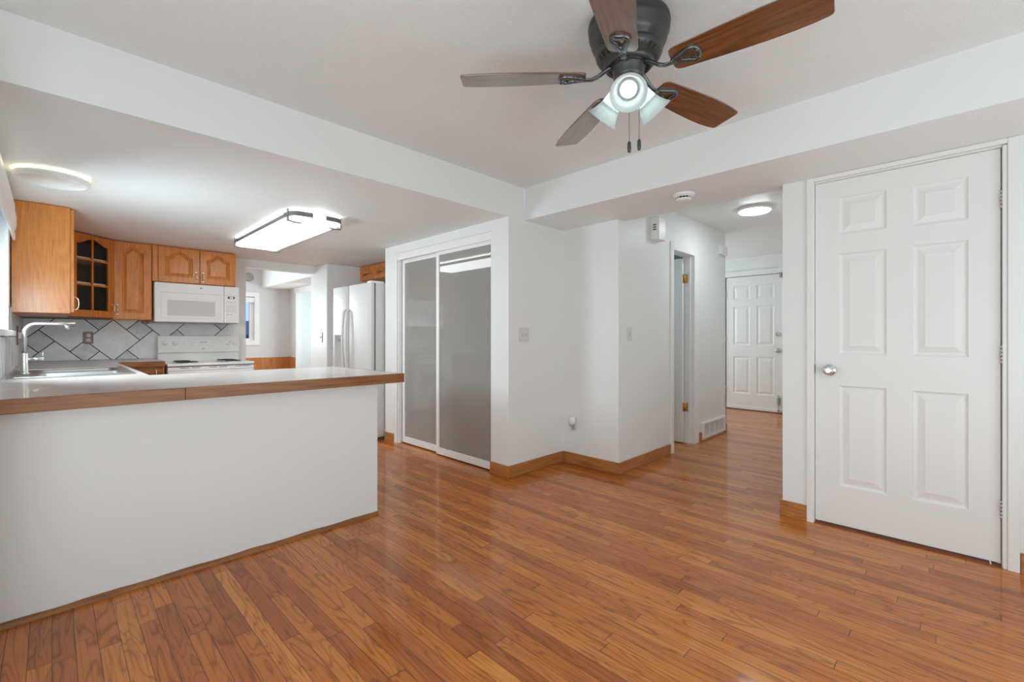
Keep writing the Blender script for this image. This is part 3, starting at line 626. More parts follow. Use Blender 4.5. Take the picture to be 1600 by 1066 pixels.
mb = MB(); mb.M = Matrix.Translation((3.335, 1.9228, 1.122)) @ Matrix.Rotation(R(28), 4, 'X'); mb.box(-0.0038, -0.012, -0.004, 0.0038, 0, 0.004); mb.build('toggle', 'plasticw', sw)
ps_ = thing('light_switch', 'wooden switch plate on the white wall end left of the refrigerator', 'light switch', (2.459, 5.905, 1.09))
boxes('cover_plate', 'plate', [(2.452, 5.868, 1.028, 2.4588, 5.942, 1.158)], ps_, 0.002)
boxes('toggle', 'shelf', [(2.441, 5.901, 1.085, 2.452, 5.909, 1.101)], ps_)
ot = thing('wall_outlet', 'white wall outlet low on the wall end, covered by a plug-in device', 'outlet', (3.17, 2.375, 0.345))
boxes('cover_plate', 'platew', [(3.164, 2.338, 0.285, 3.1697, 2.410, 0.402)], ot, 0.002)
boxes('socket', 'grayp', [(3.1625, 2.360, 0.298, 3.164, 2.388, 0.326)], ot)
pg = thing('air_freshener', 'white plug-in air freshener standing in the low wall outlet', 'air freshener', (3.163, 2.375, 0.36))
mb = MB(); rr = []
for z, wy, dx in ((0.330, 0.012, 0.018), (0.340, 0.022, 0.030), (0.355, 0.029, 0.038), (0.375, 0.033, 0.040), (0.395, 0.032, 0.036), (0.408, 0.024, 0.026), (0.414, 0.010, 0.014)):
    rr.append([(3.1635-dx*max(0.0, math.sin(PI*k/12)), 2.378+wy*math.cos(PI*k/12), z) for k in range(13)])
mb.loft(rr); mb.build('freshener_shell', 'plasticw', pg)
mb = MB(); mb.tube([(3.150, 2.352, 0.352), (3.131, 2.366, 0.338), (3.128, 2.380, 0.336), (3.140, 2.398, 0.345)], 0.004, 8); mb.cyl((3.150, 2.360, 0.333), (3.143, 2.352, 0.318), 0.006); mb.build('refill_ring', 'grayp', pg)

# return-air grille low on the hallway wall
gr = thing('vent_grille', 'white louvred return-air grille low on the hallway wall', 'vent', (5.12, 1.93, 0.1))
gx0, gx1, gz0, gz1 = 4.793, 5.448, 0.022, 0.190
boxes('grille_frame', 'plasticw', [(gx0, 1.908, gz0, gx1, 1.9297, gz0+0.022), (gx0, 1.908, gz1-0.022, gx1, 1.9297, gz1), (gx0, 1.908, gz0+0.022, gx0+0.05, 1.9297, gz1-0.022), (gx1-0.05, 1.908, gz0+0.022, gx1, 1.9297, gz1-0.022)]
      + [(gx0+0.05+(gx1-gx0-0.1)*k/4-0.008, 1.909, gz0+0.022, gx0+0.05+(gx1-gx0-0.1)*k/4+0.008, 1.9297, gz1-0.022) for k in (1, 2, 3)], gr, 0.002)
mb = MB()
for k in range(32):
    x = gx0+0.058+k*(gx1-gx0-0.116)/31; mb.box(x-0.0018, 1.913, gz0+0.023, x+0.002, 1.925, gz1-0.023)
mb.build('louvre_bars', 'plasticw', gr)
boxes('dark_duct', 'seal', [(gx0+0.051, 1.9262, gz0+0.023, gx1-0.051, 1.9296, gz1-0.023)], gr)

# ------------------------------------------------------------------ peninsula and counters
ZT = 0.868; TH = 0.056
pb = tag(boxes('peninsula_base', 'pen', [(-0.197, 2.567, 0.0005, 1.416, 3.42, ZT-TH-0.0005)]), 'white painted peninsula base under the breakfast counter', 'kitchen peninsula')
mb = MB(); rg = []
rnd2 = random.Random(3)
for k in range(41):
    x = -0.197+k*(1.416+0.197)/40; wv = 0.0016*math.sin(k*0.9)+rnd2.uniform(-0.0008, 0.0008)
    h = 0.020+wv; rg.append([(x, 2.566, 0.0006), (x, 2.548, 0.0006), (x, 2.5495, 0.008), (x, 2.5535, 0.008+h*0.35), (x, 2.559, h*0.95), (x, 2.566, h+0.0005)])
mb.loft(rg, 0, False); tag(mb.build('trim_7', 'oakx'), 'thin golden oak quarter-round along the peninsula foot', 'trim', kind='structure')
ct = thing('countertop', 'pale streaked laminate worktop with oak edge, peninsula and sink run', 'countertop', (0.6, 3.0, ZT))
L0 = ZT-0.03
SX0, SX1, SY0, SY1 = -0.145, 0.335, 3.685, 4.475     # sink cut-out
boxes('worktop', 'lam', [(-0.197, 2.52, L0, 1.545, 3.47, ZT), (-0.197, 3.47, L0, 0.405, SY0, ZT), (-0.197, SY0, L0, SX0, SY1, ZT), (SX1, SY0, L0, 0.405, SY1, ZT), (-0.197, SY1, L0, 0.405, 6.10, ZT), (0.405, 5.49, L0, 0.768, 6.10, ZT)], ct)
boxes('wood_edge', 'oakx', [(-0.197, 2.498, ZT-TH, 0.425, 2.5199, ZT)], ct, 0.002)
boxes('wood_edge', 'oakx', [(0.4265, 2.498, ZT-TH, 1.566, 2.5199, ZT)], ct, 0.002)
boxes('wood_edge', 'oaky', [(1.5451, 2.5201, ZT-TH, 1.566, 3.47, ZT)], ct, 0.002)
boxes('wood_edge', 'oakx', [(0.406, 3.4701, ZT-TH, 1.566, 3.49, ZT)], ct, 0.002)
boxes('wood_edge', 'lam', [(0.4051, 3.49, ZT-TH, 0.412, 5.468, ZT)], ct)
boxes('wood_edge', 'oakx', [(0.4121, 5.468, ZT-TH, 0.768, 5.4899, ZT-0.004)], ct, 0.002)

sk = thing('sink', 'stainless double-bowl sink set in the left counter', 'sink', (0.1, 4.08, ZT))
def ring_holes(mb, x0, y0, x1, y1, holes, z):
    xs = sorted(set([x0, x1]+[h[0] for h in holes]+[h[2] for h in holes])); ys = sorted(set([y0, y1]+[h[1] for h in holes]+[h[3] for h in holes]))
    for a in range(len(xs)-1):
        for b in range(len(ys)-1):
            if any(xs[a] >= h[0]-1e-6 and xs[a+1] <= h[2]+1e-6 and ys[b] >= h[1]-1e-6 and ys[b+1] <= h[3]+1e-6 for h in holes): continue
            mb.add([(xs[a], ys[b], z), (xs[a+1], ys[b], z), (xs[a+1], ys[b+1], z), (xs[a], ys[b+1], z)], [(0, 1, 2, 3)])
mb = MB(); ex = (-0.172, 3.655, 0.362, 4.505)
bowls = [(-0.060, 3.70, 0.322, 4.062), (-0.060, 4.098, 0.322, 4.460)]
zr = ZT+0.005
ring_holes(mb, *ex, bowls, zr)
o_ = [(ex[0], ex[1]), (ex[2], ex[1]), (ex[2], ex[3]), (ex[0], ex[3])]
mb.loft([[(p[0], p[1], zr) for p in o_], [(p[0]+(0.006 if p[0] > 0.1 else -0.006), p[1]+(0.006 if p[1] > 4.1 else -0.006), ZT+0.0006) for p in o_]], caps=(False, False), smooth=False)
mb.build('sink_rim', 'steel', sk)
mb = MB(); mb.tube([(p[0], p[1], zr) for p in [(q[0], q[1]) for q in rrect(*ex, 0.03)]], 0.0055, 8, closed=True); mb.build('raised_lip', 'steel', sk)
for bx in bowls:
    mb = MB(); rr = []
    for ins, z in ((0, zr), (0.004, zr-0.004), (0.010, ZT-0.13), (0.03, ZT-0.155), (0.10, ZT-0.158)):
        rr.append([(p[0], p[1], z) for p in rrect(bx[0]+ins, bx[1]+ins, bx[2]-ins, bx[3]-ins, 0.035)])
    rr[0] = [(p[0], p[1], zr) for p in rrect(bx[0]-0.001, bx[1]-0.001, bx[2]+0.001, bx[3]+0.001, 0.002)]
    mb.loft(rr, caps=(False, True)); b = mb.build('bowl', 'steel', sk)
    MB().lathe([(0.045, 0.001), (0.043, 0.004), (0.015, 0.002)], ((bx[0]+bx[2])/2, (bx[1]+bx[3])/2, ZT-0.158), (0, 0, 1), 20).build('drain', 'chrome', b)
fc = thing('faucet', 'tall brushed metal faucet with long spout over the sink', 'faucet', (-0.118, 4.05, zr))
MB().lathe([(0.026, zr+0.0005), (0.024, zr+0.006), (0.0185, zr+0.008), (0.0185, 0.998), (0.017, 1.0)], (-0.118, 4.05, 0), (0, 0, 1), 24).build('faucet_body', 'nickel', fc)
pts = [(-0.118, 4.05, 1.0), (-0.118, 4.05, 1.12)]+[(-0.063-0.055*math.cos(R(a)), 4.05, 1.125+0.055*math.sin(R(a))) for a in range(15, 91, 15)]+[(0.02, 4.05, 1.180), (0.105, 4.05, 1.180)]
MB().tube(pts, 0.0125, 16).build('spout', 'nickel', fc)
MB().cyl((0.068, 4.05, 1.172), (0.068, 4.05, 1.148), 0.0115, 16).build('aerator', 'chrome', fc)
mb = MB(); mb.cyl((-0.102, 4.05, 0.962), (-0.035, 4.05, 0.962), 0.0115, 16); mb.cyl((-0.040, 4.05, 0.970), (-0.040, 4.05, 1.005), 0.0025, 8); mb.build('lever_handle', 'nickel', fc)

# base cabinets (only the back corner one shows over the peninsula)
def pull(parent, p, up, out, L=0.075, m='pull', r=0.0038):
    """bail pull: p centre on the face, up = direction along the pull, out = away from the face"""
    p = Vector(p); up = Vector(up).normalized(); out = Vector(out).normalized()
    pts = [p+up*(L/2)*s_+out*d for s_, d in ((-1, 0.001), (-1, 0.014), (-0.8, 0.022), (-0.4, 0.026), (0, 0.027), (0.4, 0.026), (0.8, 0.022), (1, 0.014), (1, 0.001))]
    mb = MB(); mb.tube(pts, r, 8)
    for s_ in (-1, 1): mb.cyl(p+up*(L/2)*s_+out*0.0003, p+up*(L/2)*s_+out*0.004, 0.0075, 12)
    return mb.build('pull_handle', m, parent)
bc = thing('base_cabinet', 'oak base cabinet with drawer left of the range', 'cabinet', (0.59, 5.8, 0))
boxes('cabinet_body', 'oak', [(0.415, 5.51, 0.001, 0.768, 6.10, ZT-TH-0.001)], bc)
dr = boxes('drawer_front', 'oakx', [(0.43, 5.488, 0.665, 0.755, 5.5095, 0.795)], bc, 0.004); pull(dr, (0.70, 5.488, 0.745), (0, 0, 1), (0, -1, 0), 0.07)
dr = boxes('cabinet_door', 'oak', [(0.43, 5.488, 0.12, 0.755, 5.5095, 0.655)], bc, 0.004); pull(dr, (0.70, 5.488, 0.58), (0, 0, 1), (0, -1, 0))
sb = thing('base_cabinet', 'oak sink base cabinet under the left counter', 'cabinet', (0.1, 4.5, 0))
boxes('cabinet_body', 'oak', [(-0.197, 3.43, 0.001, 0.38, 5.48, 0.65)], sb)

# ------------------------------------------------------------------ backsplash tiles (large and small squares set diagonally)
def clip(poly, x0, y0, x1, y1):
    def cut(P, f, inter):
        out = []
        for k in range(len(P)):
            a, b = P[k], P[(k+1) % len(P)]
            if f(a): out.append(a)
            if f(a) != f(b): out.append(inter(a, b))
        return out
    def ix(c): return lambda a, b: (c, a[1]+(b[1]-a[1])*(c-a[0])/(b[0]-a[0]))
    def iy(c): return lambda a, b: (a[0]+(b[0]-a[0])*(c-a[1])/(b[1]-a[1]), c)
    for f, i_ in ((lambda p: p[0] >= x0, ix(x0)), (lambda p: p[0] <= x1, ix(x1)), (lambda p: p[1] >= y0, iy(y0)), (lambda p: p[1] <= y1, iy(y1))):
        if poly: poly = cut(poly, f, i_)
    return poly
def tiles(name, label, x0, z0, x1, z1, to, ox, oz):
    mb = MB(); a, b, g_ = 0.296, 0.152, 0.0038
    v0 = [to(x0, z0, 0), to(x1, z0, 0), to(x1, z1, 0), to(x0, z1, 0)]; v1 = [to(x0, z0, 0.005), to(x1, z0, 0.005), to(x1, z1, 0.005), to(x0, z1, 0.005)]
    mb.add(v0+v1, [(0, 1, 2, 3), (4, 5, 6, 7), (0, 1, 5, 4), (1, 2, 6, 5), (2, 3, 7, 6), (3, 0, 4, 7)], 2)
    c45 = math.sqrt(0.5)
    for i in range(-14, 15):
        for j in range(-14, 15):
            U = i*a-j*b; V = i*b+j*a
            for (u0, v0_, s_, mi) in ((U, V, a, 0), (U+a, V, b, 1)):
                q = [(u0+g_, v0_+g_), (u0+s_-g_, v0_+g_), (u0+s_-g_, v0_+s_-g_), (u0+g_, v0_+s_-g_)]
                q = [(ox+(u-v)*c45, oz+(u+v)*c45) for u, v in q]
                q = clip(q, x0+0.001, z0+0.001, x1-0.001, z1-0.001)
                if len(q) < 3: continue
                n = len(q)
                mb.add([to(p[0], p[1], 0.005) for p in q]+[to(p[0], p[1], 0.0072) for p in q], [tuple(range(n, 2*n))]+[(k, (k+1) % n, n+(k+1) % n, n+k) for k in range(n)], mi)
    o = mb.build(name, ['tileA', 'tileB', 'grout']); return tag(o, label, 'backsplash', kind='structure')
tiles('wall_backsplash', 'diagonal grey tile backsplash behind the range and counter', -0.19, ZT+0.001, 1.50, 1.40, lambda u, v, d: (u, 6.1198-d, v), 0.437, 0.854)
tiles('wall_backsplash', 'grey tile backsplash on the left wall beside the window', 3.1, ZT+0.001, 6.10, 1.10, lambda u, v, d: (-0.1998+d, u, v), 4.9, 0.854)
tiles('wall_backsplash', 'grey tile patch under the left upper cabinet', 4.45, 1.103, 6.10, 1.30, lambda u, v, d: (-0.1998+d, u, v), 4.9, 0.854)

op = thing('wall_outlet', 'wooden outlet plate on the tile backsplash left of the range', 'outlet', (0.25, 6.112, 1.088))
boxes('cover_plate', 'plate', [(0.213, 6.104, 1.030, 0.287, 6.1122, 1.148)], op, 0.002)
for dz in (-0.024, 0.024):
    mb = MB(); mb.lathe([(0.019, 0), (0.018, 0.003), (0.001, 0.003)], (0.25, 6.1039, 1.089+dz), (0, -1, 0), 20); s_ = mb.build('socket', 'plasticw', op)
    boxes('socket_slot', 'seal', [(0.241, 6.0995, 1.085+dz, 0.244, 6.1005, 1.097+dz), (0.256, 6.0995, 1.085+dz, 0.259, 6.1005, 1.097+dz)], s_)
op = thing('wall_outlet', 'wooden outlet plate on the left wall behind the faucet', 'outlet', (-0.192, 5.25, 1.11))
boxes('cover_plate', 'plate', [(-0.1925, 5.18, 1.035, -0.186, 5.32, 1.185)], op, 0.002)
boxes('plug', 'plasticw', [(-0.186, 5.20, 1.085, -0.150, 5.30, 1.135)], op, 0.003)

# ------------------------------------------------------------------ upper cabinets
def arch_loop(w, h, m_side, m_bot, m_top, rise, n=24, flat=0.12):
    """closed loop of a cathedral panel: bottom corners, up the right side, arched top right to left"""
    x0, x1, y0 = m_side, w-m_side, m_bot; ys = h-m_top-rise
    L = [(x0, y0), (x1, y0)]
    for k in range(n+1):
        t = k/n; x = x1+(x0-x1)*t; q = abs(2*t-1)
        s = 0 if q > 1-flat else (0.5+0.5*math.cos(PI*q/(1-flat)))**0.8
        L.append((x, ys+rise*s))
    return L
def inset(P, d):
    n = len(P); out = []
    for k in range(n):
        a, b, c_ = Vector(P[k-1]), Vector(P[k]), Vector(P[(k+1) % n])
        e1 = (b-a).normalized(); e2 = (c_-b).normalized()
        n1 = Vector((-e1.y, e1.x)); n2 = Vector((-e2.y, e2.x)); m_ = n1+n2
        if m_.length < 1e-6: m_ = n1
        m_.normalize(); q = d/max(0.45, m_.dot(n1)); out.append((b.x+m_.x*q, b.y+m_.y*q))
    return out
def frame_ring(mb, w, h, loop, to, d=0.0, mi=0):
    """front face between the rectangle and the inner loop"""
    n = len(loop); outer = []
    for k, p in enumerate(loop):
        if k == 0: outer.append((0, 0))
        elif k == 1: outer.append((w, 0))
        else:
            x0 = loop[0][0]; x1 = loop[1][0]; outer.append(((p[0]-x0)/(x1-x0)*w, h))
    vs = [to(p[0], p[1], d) for p in outer]+[to(p[0], p[1], d) for p in loop]
    mb.add(vs, [(k, (k+1) % n, n+(k+1) % n, n+k) for k in range(n)], mi)
def cab_door(parent, w, h, to, side=0.055, rise=0.045, m='oak', T=0.019, glass=False):
    mb = MB(); lp = arch_loop(w, h, side, side, side*0.6, rise)
    frame_ring(mb, w, h, lp, to, 0)
    o4 = [(0, 0), (w, 0), (w, h), (0, h)]
    mb.add([to(p[0], p[1], 0) for p in o4]+[to(p[0], p[1], T) for p in o4], [(k, (k+1) % 4, 4+(k+1) % 4, 4+k) for k in range(4)]+([] if glass else [(4, 5, 6, 7)]))
    n = len(lp)
    if not glass:
        prev = lp; pd = 0
        for ins, d in ((0.003, 0.010), (0.008, 0.014), (0.013, 0.014), (0.032, 0.004), (0.034, 0.0015)):
            q = inset(lp, ins)
            mb.add([to(p[0], p[1], pd) for p in prev]+[to(p[0], p[1], d) for p in q], [(k, (k+1) % n, n+(k+1) % n, n+k) for k in range(n)]); prev = q; pd = d
        mb.add([to(p[0], p[1], pd) for p in prev], [tuple(range(n))])
        return mb.build('cabinet_door', m, parent)
    # open frame: reveal through the thickness, back frame, muntins
    mb.add([to(p[0], p[1], 0) for p in lp]+[to(p[0], p[1], T) for p in lp], [(k, (k+1) % n, n+(k+1) % n, n+k) for k in range(n)])
    frame_ring(mb, w, h, lp, to, T)
    d_ = mb.build('cabinet_door', m, parent)
    mb = MB(); x0, x1 = side, w-side; y0 = side; ys = h-side*0.6-rise
    def bar(u0, v0, u1, v1):
        vs = [to(u, v, dd_) for dd_ in (0.003, 0.013) for u, v in ((u0, v0), (u1, v0), (u1, v1), (u0, v1))]
        mb.add(vs, [(0, 1, 2, 3), (4, 5, 6, 7)]+[(k, (k+1) % 4, 4+(k+1) % 4, 4+k) for k in range(4)])
    cx = w/2; bar(cx-0.008, y0, cx+0.008, h-side*0.6)
    for f in (0.36, 0.72): bar(x0, y0+(ys-y0)*f/0.94-0.007, x1, y0+(ys-y0)*f/0.94+0.007)
    mb.build('muntin', m, d_)
    mb = MB(); mb.add([to(p[0], p[1], 0.014) for p in arch_loop(w, h, side-0.004, side-0.004, side*0.6-0.004, rise)], [tuple(range(n))]); mb.build('glass_pane', 'glass', d_)
    return d_
UZ0, UZ1 = 1.268, ZK-0.004
# end cabinet on the left wall
ca = thing('upper_cabinet', 'tall oak upper cabinet by the window, plain end panel showing', 'cabinet', (-0.05, 5.0, UZ0))
boxes('cabinet_body', 'oak', [(-0.194, 4.58, UZ0, 0.092, 5.505, UZ1)], ca, 0.002)
toA = lambda u, v, d: (0.112-d, 4.600+u, UZ0+0.01+v)
dA = cab_door(ca, 0.44, UZ1-UZ0-0.02, toA); pull(dA, (0.112, 4.640, 1.345), (0, 0, 1), (1, 0, 0), 0.09)
toA2 = lambda u, v, d: (0.112-d, 5.050+u, UZ0+0.01+v); cab_door(ca, 0.44, UZ1-UZ0-0.02, toA2)
# diagonal corner cabinet with a glass door
cc = thing('upper_cabinet', 'diagonal corner oak cabinet with glass-paned door', 'cabinet', (0.0, 5.8, UZ0))
A = Vector((0.095, 5.52)); B = Vector((0.411, 5.80)); fd = (B-A).normalized(); fo = Vector((fd.y, -fd.x))
mb = MB(); t_ = 0.018
foot = [(-0.194, 5.507), (A.x, 5.507), (B.x-0.001, B.y+0.0), (B.x-0.001, 6.111), (-0.194, 6.111)]
mb.prism(foot, UZ0, UZ0+t_); mb.prism(foot, UZ1-t_, UZ1)
mb.box(-0.194, 5.507, UZ0+t_, -0.194+t_, 6.111, UZ1-t_); mb.box(-0.176, 6.093, UZ0+t_, B.x-0.001, 6.111, UZ1-t_); mb.box(-0.176, 5.507, UZ0+t_, A.x-0.001, 5.507+t_, UZ1-t_); mb.box(B.x-0.019, B.y+0.02, UZ0+t_, B.x-0.001, 6.093, UZ1-t_)
mb.build('cabinet_body', 'cabin', cc)
for z in (UZ0+0.310, UZ0+0.536):
    mb = MB(); mb.prism([(-0.175, 5.527), (A.x-0.004, 5.527), (B.x-0.022, B.y+0.004), (B.x-0.022, 6.092), (-0.175, 6.092)], z, z+0.018); mb.build('shelf', 'shelf', cc)
fw_ = (B-A).length
for (u0, u1, v0, v1) in ((-0.002, 0.012, 0, 1), (fw_-0.012, fw_-0.002, 0, 1), (0.012, fw_-0.012, 0, 0.03), (0.012, fw_-0.012, 0.97, 1)):
    pass
toC = lambda u, v, d: (A.x+fd.x*u+fo.x*(0.019-d), A.y+fd.y*u+fo.y*(0.019-d), UZ0+0.012+v)
dC = cab_door(cc, fw_-0.004, UZ1-UZ0-0.02, toC, 0.062, 0.05, 'oakdk', 0.018, True)
pc = A+fd*(fw_-0.030)+fo*0.019; pull(dC, (pc.x, pc.y, 1.365), (0, 0, 1), (fo.x, fo.y, 0), 0.085)
# single-door cabinet
cb_ = thing('upper_cabinet', 'oak upper cabinet with arched solid door beside the microwave', 'cabinet', (0.56, 5.95, UZ0))
boxes('cabinet_body', 'oak', [(0.413, 5.82, UZ0, 0.7105, 6.111, UZ1)], cb_, 0.002)
toB = lambda u, v, d: (0.418+u, 5.80+d, UZ0+0.008+v)
dB = cab_door(cb_, 0.285, UZ1-UZ0-0.018, toB, 0.060, 0.055); pull(dB, (0.446, 5.80, 1.365), (0, 0, 1), (0, -1, 0), 0.085)
# short cabinet over the microwave
cm = thing('upper_cabinet', 'short two-door oak cabinet above the microwave', 'cabinet', (1.08, 5.95, 1.66))
boxes('cabinet_body', 'oak', [(0.7115, 5.82, 1.664, 1.455, 6.111, UZ1)], cm, 0.002)
for x0, x1, hx in ((0.760, 1.107, 1.083), (1.118, 1.450, 1.142)):
    toM = (lambda X: (lambda u, v, d: (X+u, 5.80+d, 1.668+v)))(x0)
    dM = cab_door(cm, x1-x0, UZ1-1.668-0.012, toM, 0.058, 0.060); pull(dM, (hx, 5.80, 1.738), (0, 0, 1), (0, -1, 0), 0.085)
boxes('face_stile', 'oak', [(0.7115, 5.803, 1.664, 0.756, 5.8199, UZ1)], cm, 0.002)
# cabinet above the refrigerator
cf = thing('upper_cabinet', 'small oak cabinet above the refrigerator', 'cabinet', (3.05, 5.3, 1.84))
boxes('cabinet_body', 'oak', [(2.92, 4.36, 1.842, 3.255, 5.722, UZ1)], cf, 0.002)
for y1, wd in ((5.712, 0.36), (5.345, 0.36), (4.978, 0.36)):
    toF = (lambda Y: (lambda u, v, d: (2.90+d, Y-u, 1.848+v)))(y1)
    cab_door(cf, wd, UZ1-1.848-0.008, toF, 0.045, 0.055)

# ------------------------------------------------------------------ microwave
mw = thing('microwave', 'white over-the-range microwave mounted under the short cabinet', 'microwave', (1.10, 5.9, 1.25))
mx0, mx1, my, mz0, mz1 = 0.722, 1.478, 5.762, 1.252, 1.655
boxes('case', 'appl', [(mx0, my+0.03, mz0+0.004, mx1, 6.111, mz1)], mw, 0.006)
boxes('underside', 'grayp', [(mx0+0.02, my+0.04, mz0-0.008, mx1-0.02, 6.10, mz0+0.0039)], mw)
xs = 1.333
fr_ = boxes('front_door', 'appl', [(mx0, my, mz0, xs-0.003, my+0.0295, mz1)], mw, 0.008)
boxes('control_panel', 'appl', [(xs, my, mz0, mx1, my+0.0295, mz1)], mw, 0.006)
boxes('door_window', 'mwglass', [(0.828, my-0.0012, 1.318, 1.245, my-0.0002, 1.478)], mw)
def rect_groove(x0, z0, x1, z1, y, t=0.002): return [(x0, y-0.0006, z0, x1, y-0.0001, z0+t), (x0, y-0.0006, z1-t, x1, y-0.0001, z1), (x0, y-0.0006, z0, x0+t, y-0.0001, z1), (x1-t, y-0.0006, z0, x1, y-0.0001, z1)]
M['groove'] = mat('soft_groove', (0.50, 0.50, 0.49, 1), 0.5)
boxes('groove_line', 'groove', rect_groove(0.775, 1.290, 1.300, 1.555, my)+[(0.775, my-0.0006, 1.555, mx1-0.01, my-0.0001, 1.557)], mw)
boxes('display', 'black', [(1.366, my-0.0015, 1.520, 1.432, my-0.0001, 1.545)], mw)
boxes('display_digits', 'disp', [(1.384+k*0.009, my-0.0021, 1.526, 1.390+k*0.009, my-0.0015, 1.539) for k in range(4)], mw)
kb = []
for r_ in range(4):
    for c2 in range(4): kb.append((1.352+c2*0.025, my-0.0008, 1.435-r_*0.020, 1.370+c2*0.025, my-0.0001, 1.441-r_*0.020))
for c2 in range(3): kb.append((1.354+c2*0.034, my-0.0008, 1.478, 1.376+c2*0.034, my-0.0001, 1.486))
for c2 in range(2): kb.append((1.354+c2*0.034, my-0.0008, 1.340, 1.374+c2*0.034, my-0.0001, 1.350))
for q in kb: boxes('key', 'groove', [q], mw)
MB().lathe([(0.0105, 0), (0.0105, 0.001), (0.0085, 0.0016), (0.008, 0.001), (0.001, 0.0012)], (1.118, my-0.0002, 1.617), (0, -1, 0), 24).build('badge', 'grayp', mw)
boxes('lamp_bracket', 'plate', [(0.665, 6.04, 1.235, 0.715, 6.108, 1.266)], mw)

# ------------------------------------------------------------------ range
rg_ = thing('range', 'white electric coil range against the tiled back wall', 'range', (1.165, 5.8, 0))
rx0, rx1, ry0, ry1, rz = 0.785, 1.548, 5.475, 6.105, 0.832
boxes('range_body', 'appl', [(rx0+0.004, ry0+0.03, 0.03, rx1-0.004, ry1, rz-0.030)], rg_)
boxes('cooktop', 'appl', [(rx0, ry0-0.012, rz-0.026, rx1, 6.04, rz)], rg_, 0.008)
boxes('vent_trim', 'appl', [(rx0+0.003, ry0-0.002, rz-0.072, rx1-0.003, ry0+0.0299, rz-0.034)], rg_, 0.004)
boxes('vent_gap', 'black', [(rx0+0.006, ry0+0.003, rz-0.0335, rx1-0.006, ry0+0.029, rz-0.0265)], rg_)
sl = []
for cx_ in (0.925, 1.02, 1.165, 1.255, 1.40, 1.475): sl.append((cx_-0.036, ry0-0.0028, rz-0.046, cx_+0.036, ry0-0.0018, rz-0.041))
for q in sl: boxes('vent_slot', 'black', [q], rg_)
od = boxes('oven_door', 'appl', [(rx0+0.003, ry0-0.008, 0.235, rx1-0.003, ry0+0.0299, rz-0.075)], rg_, 0.006)
boxes('oven_window', 'grayp', [(0.93, ry0-0.0095, 0.38, 1.40, ry0-0.0081, 0.60)], od)
mb = MB(); mb.tube([(0.84, ry0-0.0078, 0.705), (0.845, ry0-0.045, 0.705), (0.90, ry0-0.052, 0.705), (1.43, ry0-0.052, 0.705), (1.488, ry0-0.045, 0.705), (1.493, ry0-0.0078, 0.705)], 0.012, 10); mb.build('oven_handle', 'appl', od)
boxes('storage_drawer', 'appl', [(rx0+0.003, ry0-0.006, 0.05, rx1-0.003, ry0+0.0299, 0.225)], rg_, 0.006)
mb = MB(); mb.add([(rx0, 6.02, 0.925), (rx1, 6.02, 0.925), (rx1, 6.045, 1.112), (rx0, 6.045, 1.112), (rx0, 6.105, 1.112), (rx1, 6.105, 1.112), (rx1, 6.105, rz-0.02), (rx0, 6.105, rz-0.02), (rx0, 6.045, rz-0.02), (rx1, 6.045, rz-0.02), (rx1, 6.045, 0.925), (rx0, 6.045, 0.925)],
     [(0, 1, 2, 3), (3, 2, 5, 4), (4, 5, 6, 7), (7, 6, 9, 8), (8, 9, 10, 11), (11, 10, 1, 0), (0, 3, 4, 7, 8, 11), (1, 10, 9, 6, 5, 2)]); mb.build('backguard', 'appl', rg_, 0.008)
nrm = Vector((0, -0.187, 0.025)).normalized(); nrm = Vector((0, -0.991, 0.1325))
def bgp(x, z): return Vector((x, 6.02+(z-0.925)*0.025/0.187, z))
for x in (0.847, 0.933, 1.432, 1.500):
    p = bgp(x, 1.028); mb = MB(); mb.lathe([(0.026, 0.0005), (0.025, 0.004), (0.021, 0.006), (0.019, 0.020), (0.001, 0.021)], p, nrm, 24)
    mb.M = Matrix.Translation(p) @ Matrix.Rotation(R(7.6), 4, 'X'); mb.box(-0.004, -0.030, -0.018, 0.004, -0.020, 0.018); mb.build('knob', 'appl', rg_, 0.001)
mb = MB()
def onbg(mb, x0, z0, x1, z1, d0, d1): 
    vs = [tuple(bgp(x, z)+nrm*d) for d in (d0, d1) for x, z in ((x0, z0), (x1, z0), (x1, z1), (x0, z1))]
    mb.add(vs, [(0, 1, 2, 3), (4, 5, 6, 7)]+[(k, (k+1) % 4, 4+(k+1) % 4, 4+k) for k in range(4)])
onbg(mb, 1.075, 0.995, 1.315, 1.058, 0.0003, 0.003); mb.build('clock_panel', 'plasticw', rg_)
for q in [(1.155, 1.031, 1.225, 1.045)]+[(x, 1.030, x+0.006, 1.036) for x in (1.083, 1.10, 1.115, 1.27, 1.285, 1.30)]+[(x, 1.006, x+0.014, 1.011) for x in (1.083, 1.15, 1.175, 1.20, 1.225, 1.27)]:
    mb = MB(); onbg(mb, *q, 0.0031, 0.0038); mb.build('display' if q[0] == 1.155 else 'key', 'groove', rg_)
MB().lathe([(0.005, 0.0003), (0.005, 0.002), (0.001, 0.002)], bgp(1.015, 1.026), nrm, 14).build('indicator_light', 'grayp', rg_)
MB().lathe([(0.008, 0.0003), (0.008, 0.0012), (0.001, 0.0012)], bgp(1.19, 0.965), nrm, 18).build('badge', 'groove', rg_)
